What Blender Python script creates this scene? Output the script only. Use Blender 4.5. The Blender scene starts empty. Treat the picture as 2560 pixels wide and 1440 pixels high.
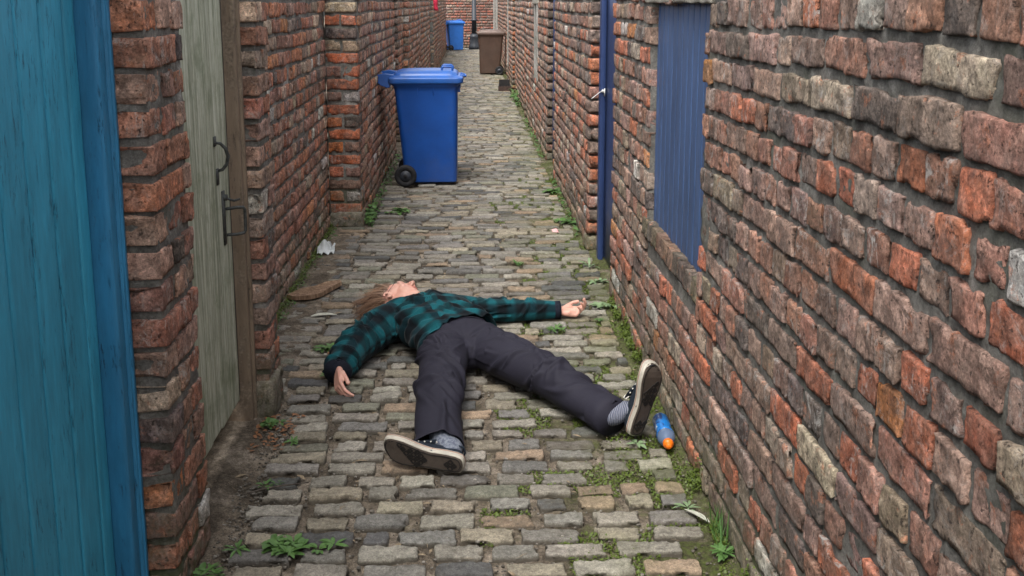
import bpy, bmesh, math, random
import numpy as np
from mathutils import Vector, Matrix
random.seed(7)
S = bpy.context.scene
COL = S.collection
# ---------------------------------------------------------------- camera
CH = 1.68
cd = bpy.data.cameras.new("camera"); cam = bpy.data.objects.new("camera", cd); COL.objects.link(cam)
cam.location = (0, 0, CH)
cam.rotation_euler = (math.radians(90-10.016), 0, math.radians(-2.3875))
cd.sensor_width = 36; cd.lens = 2480/2560*36; cd.shift_y = -(720-443)/2560
cd.clip_start = .05; cd.clip_end = 500
S.camera = cam
# ---------------------------------------------------------------- world: overcast daylight
w = bpy.data.worlds.new("World"); S.world = w; w.use_nodes = True
nt = w.node_tree; nt.nodes.clear()
sky = nt.nodes.new("ShaderNodeTexSky"); sky.sky_type = 'NISHITA'; sky.sun_disc = False
SUN_EL, SUN_ROT = math.radians(58), math.radians(205)
sky.sun_elevation = SUN_EL; sky.sun_rotation = SUN_ROT; sky.air_density = 1.0; sky.dust_density = 4; sky.ozone_density = 1
hs = nt.nodes.new("ShaderNodeHueSaturation"); hs.inputs['Saturation'].default_value = .22
bg = nt.nodes.new("ShaderNodeBackground"); bg.inputs[1].default_value = .15
wo = nt.nodes.new("ShaderNodeOutputWorld")
nt.links.new(sky.outputs[0], hs.inputs['Color']); nt.links.new(hs.outputs[0], bg.inputs[0]); nt.links.new(bg.outputs[0], wo.inputs[0])
sl = bpy.data.lights.new("sun", 'SUN'); sl.energy = 1.3; sl.angle = math.radians(35); sl.color = (1, .96, .9)
sun = bpy.data.objects.new("sun", sl); COL.objects.link(sun)
# sky sun direction for rotation r: (sin r, cos r) ; lamp looks the other way
sd = Vector((math.sin(SUN_ROT)*math.cos(SUN_EL), math.cos(SUN_ROT)*math.cos(SUN_EL), math.sin(SUN_EL)))
sun.rotation_euler = (-sd).to_track_quat('-Z', 'Y').to_euler()
sun.location = (0, 0, 8)
S.view_settings.view_transform = 'Standard'; S.view_settings.look = 'None'
S.view_settings.exposure = 1.2; S.view_settings.gamma = 1

# ---------------------------------------------------------------- helpers
def tag(o, label=None, cat=None, group=None, kind=None):
    if label: o['label'] = label
    if cat: o['category'] = cat
    if group: o['group'] = group
    if kind: o['kind'] = kind
    return o
def empty(name, loc=(0, 0, 0), rz=0, **k):
    o = bpy.data.objects.new(name, None); COL.objects.link(o); o.location = loc; o.rotation_euler = (0, 0, rz)
    o.empty_display_size = .1
    return tag(o, **k)
def link(name, me, parent=None, **k):
    o = bpy.data.objects.new(name, me); COL.objects.link(o)
    if parent: o.parent = parent
    return tag(o, **k)
def copy_tree(o, parent=None):
    c = o.copy(); COL.objects.link(c); c.parent = parent
    for ch in [x for x in COL.objects if x.parent == o]: copy_tree(ch, c)
    return c
def _h(ix, iy, iz):
    h = (ix*374761393 + iy*668265263 + iz*2147483647 + 1013904223) & 0xffffffff
    h = ((h ^ (h >> 13))*1274126177) & 0xffffffff
    h = ((h ^ (h >> 16))*2246822519) & 0xffffffff
    return ((h ^ (h >> 15)) & 0xffffff)/float(0xffffff)
def vn(P, sc=1., seed=0):
    """value noise 0..1"""
    Q = np.asarray(P, float)*sc + seed*17.13 + 1000.
    I = np.floor(Q).astype(np.int64); F = Q-I; F = F*F*(3-2*F)
    x, y, z = I[..., 0], I[..., 1], I[..., 2]; fx, fy, fz = F[..., 0], F[..., 1], F[..., 2]
    r = 0
    for a in (0, 1):
        wx = fx if a else 1-fx
        for b in (0, 1):
            wy = fy if b else 1-fy
            for c in (0, 1):
                wz = fz if c else 1-fz
                r = r+wx*wy*wz*_h(x+a, y+b, z+c)
    return r
def fbm(P, sc, octv=3, seed=0):
    r = 0; a = 1; t = 0
    for o in range(octv):
        r = r+a*vn(P, sc*2**o, seed+o*3); t += a; a *= .5
    return r/t
def np_mesh(name, V, Q, mats, mi=None, cols=None, smooth=True, attrs=None):
    me = bpy.data.meshes.new(name)
    V = np.asarray(V, np.float32); Q = np.asarray(Q, np.int32); n, k = Q.shape
    me.vertices.add(len(V)); me.vertices.foreach_set("co", V.ravel())
    me.loops.add(n*k); me.loops.foreach_set("vertex_index", Q.ravel())
    me.polygons.add(n); me.polygons.foreach_set("loop_start", np.arange(0, n*k, k, dtype=np.int32))
    me.polygons.foreach_set("loop_total", np.full(n, k, np.int32))
    if not isinstance(mats, (list, tuple)): mats = [mats]
    for m in mats: me.materials.append(m)
    if mi is not None: me.polygons.foreach_set("material_index", np.asarray(mi, np.int32))
    me.polygons.foreach_set("use_smooth", np.full(n, smooth, bool))
    if cols is not None:
        a = me.attributes.new("Col", 'FLOAT_COLOR', 'POINT'); a.data.foreach_set("color", np.asarray(cols, np.float32).ravel())
    for an, av in (attrs or {}).items():
        a = me.attributes.new(an, 'FLOAT_VECTOR', 'POINT'); a.data.foreach_set("vector", np.asarray(av, np.float32).ravel())
    me.update(calc_edges=True); me.validate()
    return me
_topo = {}
def box_topo(a, b, c):
    """surface lattice of an a x b x c cell box, coordinates -1..1, welded"""
    if (a, b, c) in _topo: return _topo[(a, b, c)]
    idx = {}; P = []
    def g(i, j, k):
        if (i, j, k) not in idx: idx[(i, j, k)] = len(P); P.append((2*i/a-1, 2*j/b-1, 2*k/c-1))
        return idx[(i, j, k)]
    F = []
    for i in range(a):
        for j in range(b):
            F.append((g(i, j, c), g(i+1, j, c), g(i+1, j+1, c), g(i, j+1, c)))
            F.append((g(i, j, 0), g(i, j+1, 0), g(i+1, j+1, 0), g(i+1, j, 0)))
    for i in range(a):
        for k in range(c):
            F.append((g(i, 0, k), g(i+1, 0, k), g(i+1, 0, k+1), g(i, 0, k+1)))
            F.append((g(i, b, k), g(i, b, k+1), g(i+1, b, k+1), g(i+1, b, k)))
    for j in range(b):
        for k in range(c):
            F.append((g(0, j, k), g(0, j, k+1), g(0, j+1, k+1), g(0, j+1, k)))
            F.append((g(a, j, k), g(a, j+1, k), g(a, j+1, k+1), g(a, j, k+1)))
    _topo[(a, b, c)] = (np.array(P), np.array(F, np.int32)); return _topo[(a, b, c)]
def blocks(B, res, rad=.008, out=.004, chip=.0, warp=1.5, rough=.0015, seed=0, oscale=16.):
    """B: list of dict c(center) u v n(axes) h(half dims) col -> V,Q,cols"""
    P, F = box_topo(*res); nb = len(B)
    T = np.sign(P)*(1-(1-np.abs(P))**warp)
    H = np.array([b['h'] for b in B])[:, None, :]; R = np.minimum(rad, H.min(-1, keepdims=True)*.9)
    loc = T[None]*H
    seedv = np.array([b.get('s', i) for i, b in enumerate(B)], float)[:, None]*np.array([[3.71, 1.93, 7.77]])
    N0 = loc+seedv[:, None, :]
    rr = R*(.55+.9*fbm(N0, 25., 1, seed+5)[..., None])
    inn = np.clip(loc, -(H-rr), H-rr); d = loc-inn; dl = np.linalg.norm(d, axis=-1, keepdims=True)+1e-9
    p = inn+d/dl*np.minimum(dl, rr)
    nrm = p-inn*.9; nrm = nrm/(np.linalg.norm(nrm/H, axis=-1, keepdims=True)+1e-9)/H
    nrm /= np.linalg.norm(nrm, axis=-1, keepdims=True)+1e-9
    dirn = d/dl
    big = (fbm(N0, oscale, 2, seed+1)-.5)[..., None]*2*out
    sml = (fbm(N0, 70., 2, seed+9)-.5)[..., None]*2*rough
    eg0 = .22+.78*np.clip((np.abs(P)[None, :, :2].max(-1, keepdims=True)-.80)/.2, 0, 1); p = p+dirn*(big*eg0+sml)
    if chip:
        ch = np.clip(fbm(N0, 22., 2, seed+31)-.60, 0, 1)[..., None]*chip*6
        eg = np.clip((np.abs(P)[None, :, :2].max(-1, keepdims=True)-.72)/.2, 0, 1)
        p = p-dirn*ch*eg
    U = np.array([b['u'] for b in B]); W = np.array([b['v'] for b in B]); N = np.array([b['n'] for b in B]); C = np.array([b['c'] for b in B])
    Wd = C[:, None]+p[..., 0:1]*U[:, None]+p[..., 1:2]*W[:, None]+p[..., 2:3]*N[:, None]
    nv = len(P)
    Q = (F[None]+np.arange(nb)[:, None, None]*nv).reshape(-1, 4)
    cols = np.repeat(np.array([b['col'] for b in B], float)[:, None], nv, 1).reshape(-1, 4)
    mi = np.repeat(np.array([b.get('m', 0) for b in B]), len(F))
    return Wd.reshape(-1, 3), Q, cols, mi
def merge(parts):
    V = []; Q = []; Cc = []; M = []; o = 0
    for v, q, c, m in parts:
        V.append(v); Q.append(q+o); Cc.append(c); M.append(m); o += len(v)
    return np.concatenate(V), np.concatenate(Q), np.concatenate(Cc), np.concatenate(M)
def block_obj(name, parts, mats, parent=None, **k):
    V, Q, Cc, M = merge(parts)
    return link(name, np_mesh(name, V, Q, mats, M, Cc), parent, **k)
def boxb(x0, x1, y0, y1, z0, z1, col=(.2, .2, .2, 0), m=0, s=0):
    return dict(c=((x0+x1)/2, (y0+y1)/2, (z0+z1)/2), u=(0, 1, 0), v=(0, 0, 1), n=(1, 0, 0), h=(abs(y1-y0)/2, abs(z1-z0)/2, abs(x1-x0)/2), col=col, m=m, s=s)
def solid(name, boxes, mat, parent=None, rad=.004, res=(1, 1, 1), out=0., rough=0., **k):
    """boxes: (x0,x1,y0,y1,z0,z1); bevelled boxes joined in one mesh"""
    res = (max(3, res[0]), max(3, res[1]), max(3, res[2]))
    return block_obj(name, [blocks([boxb(*b, s=i) for i, b in enumerate(boxes)], res, rad, out, rough=rough, warp=2.5)], [mat], parent, **k)

# ---------------------------------------------------------------- materials
def mat(name):
    m = bpy.data.materials.new(name); m.use_nodes = True
    return m, NB(m.node_tree)
class NB:
    def __init__(s, t):
        s.t = t; s.n = t.nodes; s.l = t.links; s.b = s.n['Principled BSDF']; s.tc = s.n.new('ShaderNodeTexCoord')
    def put(s, inp, v):
        if hasattr(v, 'is_linked') or hasattr(v, 'links'): s.l.new(v, inp)
        elif v is not None:
            if isinstance(v, (tuple, list)) and len(v) == 3 and inp.type == 'RGBA': v = (*v, 1)
            inp.default_value = v
    def coord(s, scale=(1, 1, 1), src=None):
        m = s.n.new('ShaderNodeMapping'); s.l.new(src or s.tc.outputs['Object'], m.inputs[0]); m.inputs['Scale'].default_value = scale; return m.outputs[0]
    def noise(s, sc, det=4, rough=.6, vec=None, dist=0):
        n = s.n.new('ShaderNodeTexNoise'); n.inputs['Scale'].default_value = sc; n.inputs['Detail'].default_value = det
        n.inputs['Roughness'].default_value = rough; n.inputs['Distortion'].default_value = dist
        s.l.new(vec or s.tc.outputs['Object'], n.inputs['Vector']); return n.outputs[0]
    def vor(s, sc, vec=None, feat='F1', out=0):
        n = s.n.new('ShaderNodeTexVoronoi'); n.feature = feat; n.inputs['Scale'].default_value = sc; s.l.new(vec or s.tc.outputs['Object'], n.inputs['Vector']); return n.outputs[out]
    def ramp(s, v, *st):
        r = s.n.new('ShaderNodeValToRGB'); e = r.color_ramp.elements
        while len(e) < len(st): e.new(.5)
        for i, (p, c) in enumerate(st):
            e[i].position = p; e[i].color = c if isinstance(c, (tuple, list)) and len(c) == 4 else ((*c, 1) if isinstance(c, (tuple, list)) else (c, c, c, 1))
        s.put(r.inputs[0], v); return r.outputs[0]
    def mix(s, f, a, b, mode='MIX'):
        m = s.n.new('ShaderNodeMix'); m.data_type = 'RGBA'; m.blend_type = mode; m.clamp_factor = True
        s.put(m.inputs[0], f); s.put(m.inputs[6], a); s.put(m.inputs[7], b); return m.outputs[2]
    def math(s, op, a, b=0., c=0.):
        m = s.n.new('ShaderNodeMath'); m.operation = op; s.put(m.inputs[0], a); s.put(m.inputs[1], b); s.put(m.inputs[2], c); return m.outputs[0]
    def attr(s, name, out='Color'):
        a = s.n.new('ShaderNodeAttribute'); a.attribute_name = name; return a.outputs[out]
    def sep(s, v):
        x = s.n.new('ShaderNodeSeparateXYZ'); s.l.new(v, x.inputs[0]); return x.outputs
    def comb(s, x, y, z):
        c = s.n.new('ShaderNodeCombineXYZ'); s.put(c.inputs[0], x); s.put(c.inputs[1], y); s.put(c.inputs[2], z); return c.outputs[0]
    def bump(s, h, dist=.003, st=1., prev=None):
        b = s.n.new('ShaderNodeBump'); b.inputs['Strength'].default_value = st; b.inputs['Distance'].default_value = dist
        s.l.new(h, b.inputs['Height'])
        if prev: s.l.new(prev, b.inputs['Normal'])
        return b.outputs[0]
    def out(s, col=None, rough=.8, nrm=None, spec=.3, metal=0, **k):
        s.put(s.b.inputs['Base Color'], col); s.put(s.b.inputs['Roughness'], rough); s.put(s.b.inputs['Specular IOR Level'], spec); s.put(s.b.inputs['Metallic'], metal)
        if nrm: s.l.new(nrm, s.b.inputs['Normal'])
        for a, v in k.items(): s.put(s.b.inputs[a], v)
def m_brick():
    m, n = mat("weathered_brick")
    c = n.attr("Col"); al = n.attr("Col", 'Alpha')
    # patches of grey-mauve weathering and of fresh orange break
    mot = n.ramp(n.noise(11, 6, .72, dist=.5), (.40, 0.), (.60, 1.))
    c = n.mix(n.math('MULTIPLY', mot, .50), c, (.235, .172, .138))
    orange = n.ramp(n.noise(19, 6, .75, dist=.3), (.575, 0.), (.64, 1.))
    c = n.mix(n.math('MULTIPLY', orange, .60), c, (.42, .16, .085))
    c = n.mix(1, c, n.ramp(n.noise(26, 5, .75), (.30, .55), (.5, 1.), (.70, 1.55)), 'MULTIPLY')
    va = n.n.new('ShaderNodeVectorMath'); va.operation = 'MULTIPLY_ADD'; nz = n.n.new('ShaderNodeTexNoise'); nz.inputs['Scale'].default_value = 40; nz.inputs['Detail'].default_value = 5; nz.inputs['Roughness'].default_value = .8
    n.l.new(n.tc.outputs['Object'], nz.inputs['Vector']); n.l.new(nz.outputs[1], va.inputs[0]); va.inputs[1].default_value = (.05, .05, .05); n.l.new(n.tc.outputs['Object'], va.inputs[2])
    cell = n.sep(n.vor(26, va.outputs[0], out=1))[0]
    c = n.mix(1, c, n.ramp(cell, (0., .66), (.5, 1.), (1., 1.34)), 'MULTIPLY')
    c = n.mix(1, c, n.ramp(n.noise(95, 4, .8), (.30, .50), (.5, 1.), (.68, 1.6)), 'MULTIPLY')
    soot = n.ramp(n.noise(5.3, 7, .78, dist=.6), (.53, 0.), (.66, 1.))
    c = n.mix(n.math('MULTIPLY', soot, .5), c, (.075, .068, .068))
    eff = n.ramp(n.noise(16, 8, .82, dist=.7), (.54, 0.), (.63, 1.))
    streak = n.ramp(n.noise(20, 7, .82, vec=n.coord((2.0, 2.0, .5)), dist=.3), (.56, 0.), (.66, 1.))
    e = n.math('MULTIPLY', n.math('MAXIMUM', eff, streak), al)
    c = n.mix(n.math('MULTIPLY', e, .85), c, (.50, .475, .445))
    pits = n.ramp(n.noise(70, 5, .7), (.595, 0.), (.645, 1.))
    c = n.mix(n.math('MULTIPLY', pits, .75), c, (.045, .036, .033))
    z = n.sep(n.tc.outputs['Object'])[2]
    alg = n.math('MULTIPLY', n.ramp(z, (.02, 1.), (.36, 0.)), n.ramp(n.noise(11, 6, .75), (.40, 0.), (.58, 1.)))
    c = n.mix(n.math('MULTIPLY', alg, .8), c, n.mix(n.ramp(n.noise(24, 5, .7), (.42, 0.), (.6, 1.)), (.20, .195, .15), (.075, .08, .03)))
    grn = n.ramp(n.noise(3.7, 6, .75), (.60, 0.), (.74, 1.))
    c = n.mix(n.math('MULTIPLY', grn, .45), c, (.105, .105, .055))
    h = n.math('ADD', n.noise(34, 7, .82), n.math('MULTIPLY', n.noise(130, 4, .75), .4))
    h = n.math('SUBTRACT', h, n.math('MULTIPLY', pits, .6)); h = n.math('ADD', h, n.math('MULTIPLY', cell, .30))
    n.out(c, .93, n.bump(h, .010, 1.), .2)
    return m
def m_mortar():
    m, n = mat("lime_mortar")
    c = n.ramp(n.noise(7, 6, .7), (.32, (.11, .105, .096)), (.55, (.215, .205, .185)), (.70, (.38, .365, .335)))
    c = n.mix(1, c, n.ramp(n.noise(60, 6, .85), (.3, .45), (.7, 1.6)), 'MULTIPLY')
    gg = n.ramp(n.noise(3.2, 5, .7), (.52, 0.), (.68, 1.)); c = n.mix(n.math('MULTIPLY', gg, .45), c, (.10, .115, .075))
    z = n.sep(n.tc.outputs['Object'])[2]
    alg = n.math('MULTIPLY', n.ramp(z, (.0, 1.), (.38, 0.)), n.ramp(n.noise(9, 5, .7), (.35, 0.), (.55, 1.)))
    c = n.mix(n.math('MULTIPLY', alg, .85), c, (.075, .095, .022))
    n.out(c, .95, n.bump(n.noise(45, 7, .85), .014, 1.), .15)
    return m
def m_sett():
    m, n = mat("worn_sett_stone")
    c = n.attr("Col")
    c = n.mix(1, c, n.ramp(n.noise(15, 6, .75, dist=.3), (.3, .62), (.5, 1.), (.7, 1.3)), 'MULTIPLY')
    c = n.mix(1, c, n.ramp(n.noise(70, 5, .8), (.3, .55), (.5, 1.), (.7, 1.45)), 'MULTIPLY')
    c = n.mix(.9, c, n.ramp(n.noise(210, 3, .8), (.3, .6), (.7, 1.4)), 'MULTIPLY')
    dk = n.ramp(n.noise(24, 7, .82, dist=.8), (.53, 0.), (.63, 1.))
    c = n.mix(n.math('MULTIPLY', dk, .55), c, (.075, .066, .053))
    lt = n.ramp(n.noise(33, 6, .8), (.60, 0.), (.68, 1.))
    c = n.mix(n.math('MULTIPLY', lt, .40), c, (.33, .31, .27))
    z = n.sep(n.tc.outputs['Object'])[2]
    dirt = n.ramp(n.math('ADD', z, n.math('MULTIPLY', n.noise(34, 5, .8), .020)), (.001, 1.), (.012, 0.))
    c = n.mix(n.math('MULTIPLY', dirt, .85), c, (.070, .058, .043))
    x = n.sep(n.tc.outputs['Object'])[0]
    gm = n.math('MULTIPLY', n.ramp(x, (.2, 0.), (.7, 1.)), n.ramp(n.noise(2.6, 6, .75), (.42, 0.), (.60, 1.)))
    c = n.mix(n.math('MULTIPLY', gm, .5), c, (.105, .115, .035))
    h = n.math('ADD', n.noise(34, 7, .8), n.math('MULTIPLY', n.noise(150, 4, .75), .5))
    n.out(c, .80, n.bump(h, .007, 1.), .35)
    return m
def m_dirt():
    m, n = mat("joint_earth")
    c = n.ramp(n.noise(5, 8, .75), (.36, (.055, .045, .034)), (.5, (.135, .110, .083)), (.62, (.25, .21, .165)))
    c = n.mix(.9, c, n.ramp(n.noise(150, 4, .85), (.3, .35), (.72, 1.9)), 'MULTIPLY')
    c = n.mix(1, c, n.ramp(n.noise(38, 6, .85), (.3, .5), (.7, 1.6)), 'MULTIPLY')
    sp = n.ramp(n.vor(95), (.10, 1.), (.24, 0.))
    c = n.mix(n.math('MULTIPLY', sp, .5), c, n.ramp(n.noise(60, 1), (.4, (.10, .085, .07)), (.6, (.34, .31, .26))))
    x = n.sep(n.tc.outputs['Object'])[0]
    gm = n.math('MULTIPLY', n.ramp(x, (.05, .30), (.65, 1.)), n.ramp(n.math('ADD', n.noise(3.1, 6, .75), n.math('MULTIPLY', x, .16)), (.53, 0.), (.64, 1.)))
    c = n.mix(n.math('MULTIPLY', gm, .75), c, n.ramp(n.noise(60, 4), (.35, (.035, .034, .015)), (.65, (.085, .12, .02))))
    n.out(c, .95, n.bump(n.math('ADD', n.noise(70, 6, .8), n.math('MULTIPLY', sp, .6)), .012, 1.), .15)
    return m
def m_paint(name, base, dark, under, peel=.62, rough=.45, vstretch=.09, sc=30., axis=2, grain=.002, crack=.8):
    m, n = mat(name)
    v = n.coord((1, 1, vstretch))
    c = n.mix(1, base, n.ramp(n.noise(6, 5, .65, vec=n.coord((1, 1, .3))), (.3, .80), (.7, 1.2)), 'MULTIPLY')
    c = n.mix(1, c, n.ramp(n.noise(60, 4, .7, vec=n.coord((1, 1, .15))), (.3, .86), (.7, 1.14)), 'MULTIPLY')
    cr = n.ramp(n.noise(sc*3.2, 6, .85, vec=n.coord((1, 1, .16))), (.565, 0.), (.60, 1.))
    reg = n.ramp(n.noise(8, 5, .75, vec=n.coord((1, 1, .22))), (.50, 0.), (.57, 1.))
    c = n.mix(n.math('MULTIPLY', n.math('MULTIPLY', cr, reg), crack), c, dark)
    p1 = n.noise(sc*1.3, 7, .82, vec=n.coord((1, 1, .3)))
    pl = n.ramp(p1, (peel, 0.), (peel+.012, 1.))
    c = n.mix(pl, c, n.mix(n.noise(90, 2), under, dark))
    h = n.math('SUBTRACT', n.math('MULTIPLY', n.noise(sc*1.6, 6, .7, vec=v), .6), n.math('MULTIPLY', n.math('ADD', n.math('MULTIPLY', cr, reg), pl), .6))
    n.out(c, n.math('ADD', rough, n.math('MULTIPLY', pl, .3)), n.bump(h, grain, .8), .4)
    return m
def m_wood(name, c1, c2, c3, rough=.85):
    m, n = mat(name)
    v = n.coord((1, 1, .05))
    c = n.ramp(n.noise(38, 7, .8, vec=v), (.34, c1), (.5, c2), (.64, c3))
    c = n.mix(.6, c, n.ramp(n.noise(140, 4, .8, vec=n.coord((1, 1, .12))), (.3, .6), (.7, 1.35)), 'MULTIPLY')
    c = n.mix(n.math('MULTIPLY', n.ramp(n.noise(5, 6, .7), (.5, 0.), (.66, 1.)), .5), c, (c1[0]*.6, c1[1]*.75, c1[2]*.5))
    n.out(c, rough, n.bump(n.noise(60, 6, .8, vec=v), .003, .9), .2)
    return m
def m_plain(name, c, rough=.5, metal=0, sc=20, var=.2, bump=.0006, spec=.4, dirt=0, **k):
    m, n = mat(name)
    cc = n.mix(1, c, n.ramp(n.noise(sc, 5, .65), (.3, 1-var), (.7, 1+var)), 'MULTIPLY')
    if dirt: cc = n.mix(n.math('MULTIPLY', n.ramp(n.noise(sc*.35, 7, .8), (.48, 0.), (.7, 1.)), dirt), cc, (.12, .105, .085))
    n.out(cc, rough, n.bump(n.noise(sc*6, 4, .7), bump, 1.), spec, metal, **k)
    return m
def m_leaf(name, c1, c2):
    m, n = mat(name)
    c = n.mix(n.noise(25, 3), c1, c2)
    n.out(c, .55, None, .35)
    return m
MB, MM, MS, MD = m_brick(), m_mortar(), m_sett(), m_dirt()
M_BLUEGATE = m_paint("peeling_turquoise_paint", (.036, .280, .43), (.012, .085, .15), (.34, .36, .34), .675, .5)
M_BLUEFRAME = m_paint("peeling_blue_paint", (.026, .17, .32), (.008, .045, .09), (.3, .34, .36), .675, .5)
M_NAVY = m_paint("navy_door_paint", (.022, .042, .12), (.008, .012, .03), (.12, .14, .2), .78, .45)
M_SHUT = m_paint("blue_board_paint", (.050, .090, .190), (.012, .022, .055), (.24, .28, .38), .73, .5, grain=.001)
M_GREEN = m_wood("lichen_covered_boards", (.17, .185, .13), (.37, .385, .295), (.57, .585, .475))
M_BROWNPAINT = m_paint("peeling_brown_paint", (.20, .15, .105), (.045, .036, .030), (.36, .28, .20), .52, .6, vstretch=.15, sc=13.)
M_OLDWOOD = m_wood("old_dark_timber", (.035, .028, .024), (.075, .062, .052), (.14, .12, .10))
M_PALEWOOD = m_wood("bleached_timber", (.16, .15, .14), (.30, .29, .27), (.42, .40, .37))
M_IRON = m_plain("rusty_iron", (.07, .075, .072), .55, .5, 60, .5, .001)
M_STONE = m_plain("weathered_stone", (.22, .20, .165), .9, 0, 18, .35, .004, .2, .4)
M_CONC = m_plain("pale_stone_lintel", (.34, .32, .27), .9, 0, 30, .3, .004, .2, .2)

# ---------------------------------------------------------------- brickwork
PAL_L = [((.37, .165, .11), 5), ((.42, .26, .195), 4.5), ((.29, .155, .115), 3.4), ((.44, .17, .095), 2.4), ((.52, .21, .095), .7), ((.11, .09, .08), .9), ((.46, .35, .25), 1.6), ((.27, .20, .155), 2.5), ((.56, .54, .49), .6)]
PAL_R = [((.31, .155, .11), 5), ((.32, .21, .165), 4), ((.22, .145, .118), 4), ((.40, .135, .075), 2.6), ((.47, .20, .075), .3), ((.12, .098, .088), 2.), ((.37, .30, .23), .9), ((.24, .185, .135), 1.6), ((.50, .48, .44), .3)]
PITCH = .0938; BL = .245
def pick(pal, rng, eff=.5, hue=.05):
    ws = np.array([p[1] for p in pal]); c = np.array(pal[rng.choice(len(pal), p=ws/ws.sum())][0])
    c = c*rng.uniform(.82, 1.2)*(1+rng.uniform(-hue, hue, 3))
    return (*np.clip(c, .01, .6), min(1, rng.exponential(eff)))
def face_bricks(x, y0, y1, nx, z1, pal, rng, z0=0., holes=(), first=(.005, .005), last=(0, 0), dfirst=.115, dlast=.115, depth=.05, header=.40, prot=.0, wob=.006, eff=.5):
    """bricks of an alley wall face lying in the plane X=x, running along Y. nx = +1 faces +X"""
    out = []; nc = int((z1-z0)/PITCH)
    for k in range(nc):
        zc = z0+PITCH*(k+.5); hdr = rng.random() < header; y = y0+first[k % 2]; yend = y1-last[k % 2]
        tot0 = y; isf = True
        while y < yend-.02:
            L = (.118 if (hdr or rng.random() < .12) else BL)*rng.uniform(.93, 1.06)
            if isf and k % 2 == 1: L = .12
            if yend-(y+L) < .06: L = yend-y
            yc = y+L/2; g = rng.uniform(.010, .019)
            dz = wob*2*(vn(np.array([yc*.9, zc*.5, x*3]), 1., 3)-.5)*2
            inhole = False
            for (hy0, hy1, hz0, hz1) in holes:
                if hz0-.01 < zc < hz1+.01 and y < hy1 and y+L > hy0:
                    if y < hy0-.045 and y+L > hy0: L = hy0-y; yc = y+L/2
                    elif y+L > hy1+.045: nl = y+L-hy1; y = hy1; L = nl; yc = y+L/2
                    else: inhole = True
            if not inhole and L > .03:
                d = depth
                lastb = y+L > yend-.02
                if isf: d = dfirst
                if lastb: d = dlast
                for (hy0, hy1, hz0, hz1) in holes:
                    if hz0-.01 < zc < hz1+.01 and (abs(y-hy1) < .02 or abs(y+L-hy0) < .02): d = .115
                pr = rng.normal(0, .0035)+prot
                yy0, yy1 = y+(0 if isf else g/2), y+L-(0 if lastb else g/2)
                h = rng.uniform(.0355, .0405)
                tl = rng.normal(0, .020)
                out.append(dict(c=(x-nx*(d/2)+nx*pr, (yy0+yy1)/2, zc+dz+rng.normal(0, .0015)), u=(0, math.cos(tl), math.sin(tl)), v=(0, -math.sin(tl), math.cos(tl)), n=(nx, 0, 0),
                                h=((yy1-yy0)/2, h, d/2), col=pick(pal, rng, eff), s=rng.random()*900, D=abs(yc)))
            y += L; isf = False
    return out
def pier_bricks(xa, xb, y, nx, z1, pal, rng, z0=0.):
    """end face of a projecting pier, facing the camera (-Y); xa = wall side, xb = alley corner. side bricks cover odd courses"""
    out = []; nc = int((z1-z0)/PITCH); W = abs(xb-xa)
    for k in range(nc):
        zc = z0+PITCH*(k+.5); segs = [(0, W)] if k % 2 == 0 else [(0, W/2-.005), (W/2+.005, W)]
        for a, b in segs:
            g = .006 if a > 0 or b < W else 0; d = .115 if k % 2 == 0 else .24
            lo, hi = min(xa, xb), max(xa, xb)
            A = lo+(a+.004), lo+(b-.0)
            c0 = pick(pal, rng, .3)
            out.append(dict(c=((A[0]+A[1])/2, y+d/2+rng.normal(0, .003), zc+rng.normal(0, .002)), u=(1, 0, 0), v=(0, 0, 1), n=(0, -1, 0), h=((A[1]-A[0])/2, rng.uniform(.036, .041), d/2), col=c0, s=rng.random()*900, D=y))
    return out
def wall_parts(bricks, cores):
    parts = []
    tiers = [(0, 5.2, (16, 7, 3)), (5.2, 8.5, (9, 4, 2)), (8.5, 14, (5, 3, 1)), (14, 99, (3, 2, 1))]
    for a, b, r in tiers:
        sel = [q for q in bricks if a <= q['D'] < b and q['c'][1] > 0.9] if a > 0 else [q for q in bricks if q['D'] < b and q['c'][1] > .9]
        if sel: parts.append(blocks(sel, r, rad=.0048 if r[0] > 6 else .0045, out=.0080, chip=.022, warp=1.45 if r[0] > 3 else 2., rough=.0035, seed=2))
    rear = [q for q in bricks if q['c'][1] <= .9]
    if rear: parts.append(blocks(rear, (3, 2, 1), rad=.008, out=.002, warp=2.))
    for (x0, x1, y0, y1, z0, z1) in cores:
        L = y1-y0; near = y0 < 8 and y1 > .9
        step = (.018 if y0 < 4 else .03) if near else .12
        r = (max(2, min(300, int(L/step))), max(2, int((z1-z0)/step)), max(1, int(abs(x1-x0)/.06)))
        parts.append(blocks([boxb(x0, x1, y0, y1, z0, z1, (.1, .1, .1, 0), 1, s=abs(y0))], r, rad=.004, out=.0085 if near else .003, warp=1.0, rough=.006 if near else 0, oscale=11.))
    return parts
def coping(x0, x1, y0, y1, z, rng):
    out = []; y = y0
    while y < y1-.02:
        L = min(.075, y1-y)
        out.append(dict(c=((x0+x1)/2, y+L/2, z+.05), u=(0, 1, 0), v=(0, 0, 1), n=(1, 0, 0), h=(L/2-.004, .05, abs(x1-x0)/2+.01), col=pick(PAL_R, rng, .2), s=rng.random()*900, D=50))
        y += L
    return out
ZT = 1.970
rng = np.random.default_rng(11)
MO = .0065   # mortar recess
def left_wall(x, y0, y1, pal=PAL_L, **k): return face_bricks(x, y0, y1, 1, ZT, pal, rng, **k)
def right_wall(x, y0, y1, pal=PAL_R, **k): return face_bricks(x, y0, y1, -1, ZT, pal, rng, **k)
def lcore(x, y0, y1, th=.22): return (x-th, x-MO, y0+MO, y1-MO, -.05, ZT)
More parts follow.
